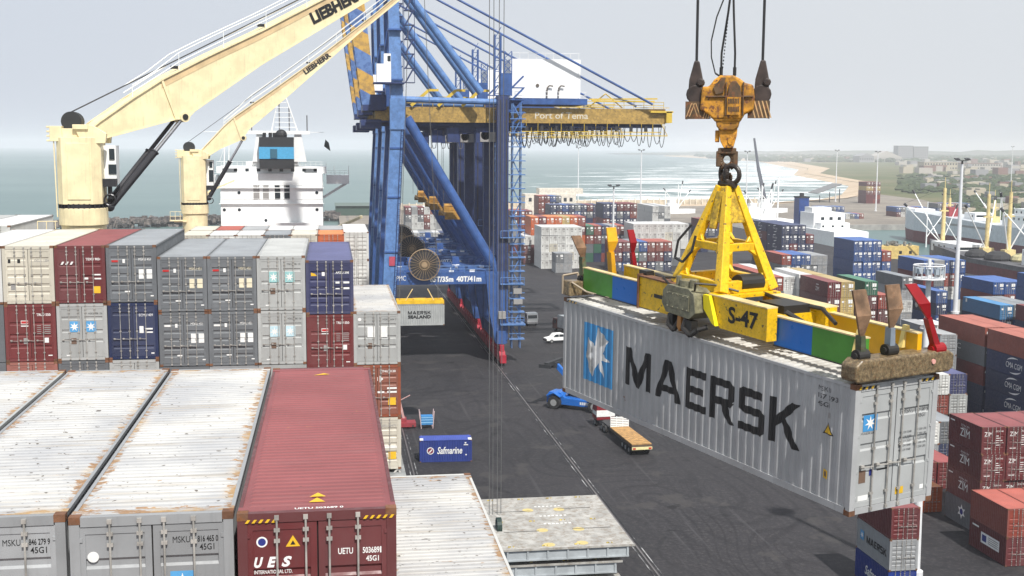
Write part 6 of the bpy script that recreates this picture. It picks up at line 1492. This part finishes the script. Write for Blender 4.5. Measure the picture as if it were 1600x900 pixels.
# surf: distance in front of the beach line and of the wall
d1=mth(nt,'ADD',mth(nt,'MULTIPLY',mth(nt,'SUBTRACT',X_,363),-.929),mth(nt,'MULTIPLY',mth(nt,'SUBTRACT',Y_,826),.371))
d2=mth(nt,'SUBTRACT',Y_,mth(nt,'ADD',mth(nt,'MULTIPLY',X_,.26),690))
dmin=mth(nt,'MINIMUM',mth(nt,'ABSOLUTE',d1),mth(nt,'ABSOLUTE',d2))
near=ramp(nt,mth(nt,'MINIMUM',mth(nt,'MULTIPLY',d1,.55),mth(nt,'MULTIPLY',d2,1.0)),400,10)
xm=ramp(nt,X_,60,200); near=mth(nt,'MULTIPLY',mth(nt,'MULTIPLY',near,xm),ramp(nt,Y_,590,640))
sv=N(nt,'ShaderNodeMapping'); sv.inputs['Scale'].default_value=(.009,.030,1); sv.inputs['Rotation'].default_value=(0,0,R(-14)); nt.links.new(v,sv.inputs[0])
nw=N(nt,'ShaderNodeTexNoise'); nw.inputs['Scale'].default_value=1; nw.inputs['Detail'].default_value=8; nw.inputs['Roughness'].default_value=.62; nw.inputs['Distortion'].default_value=.6; nt.links.new(sv.outputs[0],nw.inputs['Vector'])
th=mth(nt,'SUBTRACT',.80,mth(nt,'MULTIPLY',near,.345)); fo=mth(nt,'SUBTRACT',nw.outputs['Fac'],th); foam=ramp(nt,fo,0,.05)
fine=ramp(nt,noise(nt,v,.12,6,.7),.3,.6,.45,1); foam=mth(nt,'MULTIPLY',foam,fine)
nt.links.new(mix(nt,foam,base,(.78,.80,.80)),b.inputs['Base Color']); nt.links.new(ramp(nt,foam,0,1,.38,.9),b.inputs['Roughness']); b.inputs['IOR'].default_value=1.33
bump(nt,b,nA,.5,1.2); SEA=m
mb=MB(); mb.add([(-14000,-3000,-2.5),(14000,-3000,-2.5),(14000,14000,-2.5),(-14000,14000,-2.5)],[(0,1,2,3)]); tag(mb.build('sea',SEA),kind='structure')
# rock breakwater
m,nt,b=newmat('breakwater rock'); v=coords(nt); n=noise(nt,v,.5,6,.7); nt.links.new(mix(nt,ramp(nt,n,.4,.65),(.06,.055,.055),(.20,.17,.15)),b.inputs['Base Color']); b.inputs['Roughness'].default_value=.9; ROCK=m
mb=MB(); r5=random.Random(11)
for i in range(1500):
    t=r5.random(); x=-230+235*t; y=545+r5.gauss(0,4)+115*max(0,(t-.4))+18; s=r5.uniform(.6,1.9); c=(x,y,-2.4+max(0,3.8-abs(r5.gauss(0,1.7)))); k=[]
    for sx in (-1,1):
        for sy in (-1,1):
            for sz in (-1,1): k.append((c[0]+sx*s*r5.uniform(.4,1),c[1]+sy*s*r5.uniform(.4,1),c[2]+sz*s*r5.uniform(.35,.9)))
    mb.add(k,[(0,1,3,2),(4,6,7,5),(0,4,5,1),(2,3,7,6),(0,2,6,4),(1,5,7,3)])
tag(mb.build('breakwater_rocks',ROCK),kind='stuff')
# sea wall with buttresses
def seawall(pts,lab):
    root=empty('sea_wall',(pts[0][0],pts[0][1],0),0,lab,'wall','sea walls of the port'); mb=MB(); m2=MB()
    for (x0,y0),(x1,y1) in zip(pts[:-1],pts[1:]):
        a=Vector((x0-pts[0][0],y0-pts[0][1],1.6)); b_=Vector((x1-pts[0][0],y1-pts[0][1],1.6)); mb.beam(a,b_,.8,3.4); L_=(b_-a).length; n=int(L_/4.2)
        for i in range(n): p=a.lerp(b_,(i+.5)/n); m2.beam((p.x,p.y-1.2,.0),(p.x,p.y-.4,4.0),.7,.7)
    mb.build('wall',paint('sea wall tan',(.50,.44,.34),.85,.2,.15,fine=.3),root); m2.build('buttresses',paint('sea wall post',(.60,.54,.44),.85,.1,.12,fine=.3),root)['kind']='stuff'
seawall([(4.6,672),(60,690),(134,724)],'tan sea wall with many small buttresses, seen between deckhouse and blue crane'); seawall([(134,724.5),(277,749)],'tan sea wall with many small buttresses below the surf')
sg=empty('green_warehouse',(15,640,0),0,'low dark green warehouse before the sea wall beside the crane leg','building')
MB().box(-12,8,-8,8,0,5).build('wall',plain('dark green wall',(.05,.09,.07)),sg); MB().prism([(-9,5),(9,5),(0,6.4)],'x',-12.4,8.4).build('roof',plain('dull green roof',(.12,.16,.14)),sg)
wl_=empty('white_port_office',(118,640,0),0,'white flat roofed port office above the farthest container row','building')
MB().box(-14,14,-6,6,0,11).box(-6,18,-5,5,11,14).build('wall',paint('office white',(.62,.58,.5),.7,.1),wl_)
for i in range(8): MB().box(-12+3.2*i,-10.4+3.2*i,-6.05,-6,7,9).build('window',GLASS,wl_)
# ---- trees and town beyond the bay
TM=land('far foliage',[(.04,.06,.03),(.07,.09,.045),(.03,.045,.025)],.05)
mb=MB(); r6=random.Random(21)
def blob(mb,x,y,z,r,h):
    n=7; vs=[(x,y,z+h*r6.uniform(.9,1.1))]; 
    for rr,zz in ((.6,.8),(1,.35),(.8,0)):
        for i in range(n): t=2*PI*i/n+r6.random(); k=r*rr*r6.uniform(.75,1.2); vs.append((x+k*math.cos(t),y+k*math.sin(t),z+h*zz*r6.uniform(.8,1.1)))
    fs=[(0,1+i,1+(i+1)%n) for i in range(n)]
    for l in (0,1):
        for i in range(n): j=(i+1)%n; fs.append((1+l*n+i,1+(l+1)*n+i,1+(l+1)*n+j,1+l*n+j))
    mb.add(vs,fs)
for i in range(2400):
    y=r6.uniform(1500,5200); xs=(.245+.10*r6.random()**.7*3.2)*y; 
    if y<3000 and xs<.5*y: continue
    s_=r6.uniform(5,13); blob(mb,xs+300,y,0,s_*1.4,s_)
for i in range(1000):
    y=r6.uniform(550,1500); x=r6.uniform(.50*y,.70*y)+40*(y<900); s_=r6.uniform(1.5,4.5); blob(mb,x,y,.2,s_*1.5,s_)
tag(mb.build('tree_mass',TM),kind='stuff')
TOWN=[plain('town wall pale',(.42,.39,.35)),plain('town wall grey',(.26,.26,.27)),plain('town roof rust',(.20,.11,.09)),plain('town wall cream',(.44,.39,.30))]
mb=MB()
for i in range(420):
    y=r6.uniform(1500,4800); x=y*(.32+.30*r6.random())+200
    if y<3000 and x<.5*y: continue
    w=r6.uniform(6,22); h=r6.uniform(4,11); mb.slot=r6.choice((0,0,1,2,3)); mb.box(x,x+w,y,y+r6.uniform(8,20),0,h)
for i in range(120):
    y=r6.uniform(560,1400); x=y*(.50+.2*r6.random())+40*(y<900); w=r6.uniform(4,14); h=r6.uniform(2.5,6); mb.slot=r6.choice((0,1,2,3)); mb.box(x,x+w,y,y+r6.uniform(4,10),0,h)
tag(mb.build('town_mass',TOWN),kind='stuff')
def house(x,y,w,d,h,wm,rm,lab,roof='gable',floors=1,name='house'):
    t=empty(name,(x,y,0),0,lab,'building')
    MB().box(-w/2,w/2,-d/2,d/2,0,h).build('wall',wm,t)
    if roof=='gable': MB().prism([(-w/2-1,h),(w/2+1,h),(0,h+w*.2)],'y',-d/2-1,d/2+1).build('roof',rm,t)
    else: MB().box(-w/2-.5,w/2+.5,-d/2-.5,d/2+.5,h,h+.8).build('roof',rm,t)
    mb=MB(); n=max(3,int(w/5))
    for f in range(floors):
        for i in range(n): xx=-w/2+w*(i+.25)/n; mb.box(xx,xx+w/n*.5,-d/2-.1,-d/2,h*(f+.35)/floors,h*(f+.75)/floors)
    mb.build('window_row',GLASS,t); return t
house(1612,3200,44,30,44,TOWN[1],TOWN[1],'grey tower block on the hazy skyline, left of the pair','flat',9,'tower_block')
house(1664,3210,44,30,42,TOWN[1],TOWN[1],'grey tower block on the hazy skyline, right of the pair','flat',9,'tower_block')
house(1480,3050,90,40,12,TOWN[0],TOWN[0],'long white hall left of the grey tower blocks on the skyline')
house(1400,3000,40,40,16,TOWN[1],TOWN[1],'dark gabled building left of the white hall on the skyline')
house(1020,1900,60,24,14,TOWN[3],TOWN[0],'cream building with dark openings on the green field','flat',2)
house(1130,1960,70,24,11,TOWN[0],TOWN[2],'pale building right of the cream one on the green field','flat',2)
house(900,1180,40,20,12,TOWN[0],TOWN[2],'pale house in the hazy town at the right picture edge','gable',2)
house(960,1240,30,20,10,TOWN[3],TOWN[2],'cream house with rust roof at the right picture edge','gable',2)
gs=empty('grandstand_shed',(333,770,0),0,'open grey sloping shed left of the far maroon container stack','shed')
MB().prism([(-9,6),(8,12),(8,12.6),(-9,6.5)],'y',-8,8).build('roof',plain('shed grey roof',(.2,.2,.2)),gs)
for x in (-7,0,7): MB().cyl((x,-7,0),(x,-7,7+x*.3),.3,6).build('post',RSD,gs)

# ================================================================== AIR, SKY, LIGHT
SUN_EL=R(53); SUN_D=Vector((.15,-.62,0)).normalized()*math.cos(SUN_EL)+Vector((0,0,math.sin(SUN_EL)))
sun=bpy.data.lights.new('sun','SUN'); so=bpy.data.objects.new('sun',sun); COL.objects.link(so); so.rotation_euler=SUN_D.to_track_quat('Z','Y').to_euler()
sun.energy=4.9; sun.angle=R(1.2); sun.color=(1,.965,.91)
w=bpy.data.worlds.new('World'); scene.world=w; w.use_nodes=True; nt=w.node_tree; nt.nodes.clear()
out=nt.nodes.new('ShaderNodeOutputWorld'); bg=nt.nodes.new('ShaderNodeBackground'); sky=nt.nodes.new('ShaderNodeTexSky'); sky.sky_type='NISHITA'; sky.sun_disc=False
sky.sun_elevation=SUN_EL; sky.sun_rotation=math.atan2(SUN_D.x,SUN_D.y); sky.dust_density=6; sky.air_density=1.2; sky.altitude=0; sky.ozone_density=1.5
mx=N(nt,'ShaderNodeMix',data_type='RGBA'); mx.inputs[0].default_value=.90; nt.links.new(sky.outputs[0],mx.inputs[6])
tc=N(nt,'ShaderNodeTexCoord'); nz=N(nt,'ShaderNodeTexNoise'); nz.inputs['Scale'].default_value=1.6; nz.inputs['Detail'].default_value=3; nt.links.new(tc.outputs['Generated'],nz.inputs['Vector'])
hz_=N(nt,'ShaderNodeMix',data_type='RGBA'); hz_.inputs[6].default_value=(7.5,8.1,9.1,1); hz_.inputs[7].default_value=(8.4,8.8,9.3,1); mr=N(nt,'ShaderNodeMapRange'); mr.inputs[1].default_value=-.25; mr.inputs[2].default_value=.42; sx_=N(nt,'ShaderNodeSeparateXYZ'); nt.links.new(tc.outputs['Generated'],sx_.inputs[0]); nt.links.new(mth(nt,'ADD',sx_.outputs[0],mth(nt,'MULTIPLY',mth(nt,'SUBTRACT',nz.outputs['Fac'],.5),.25)),mr.inputs[0]); nt.links.new(mr.outputs[0],hz_.inputs[0])
nt.links.new(hz_.outputs[2],mx.inputs[7])
nt.links.new(mx.outputs[2],bg.inputs['Color']); bg.inputs['Strength'].default_value=.083; nt.links.new(bg.outputs[0],out.inputs['Surface'])
# haze
m=bpy.data.materials.new('haze air'); m.use_nodes=True; nt=m.node_tree; nt.nodes.clear(); out=nt.nodes.new('ShaderNodeOutputMaterial'); pv=nt.nodes.new('ShaderNodeVolumePrincipled')
pv.inputs['Color'].default_value=(.93,.95,1,1); pv.inputs['Density'].default_value=.00018; nt.links.new(pv.outputs[0],out.inputs['Volume'])
hzb=tag(MB().box(-14500,14500,-3200,14500,-8,92).build('haze',m),kind='stuff')
scene.view_settings.view_transform='Standard'; scene.view_settings.look='None'; scene.view_settings.exposure=.14; scene.view_settings.gamma=1
try: scene.view_settings.use_curve_mapping=False
except: pass
scene.render.engine='CYCLES'; scene.cycles.use_denoising=True; scene.cycles.max_bounces=5; scene.cycles.volume_bounces=1; scene.cycles.diffuse_bounces=3; scene.cycles.glossy_bounces=2
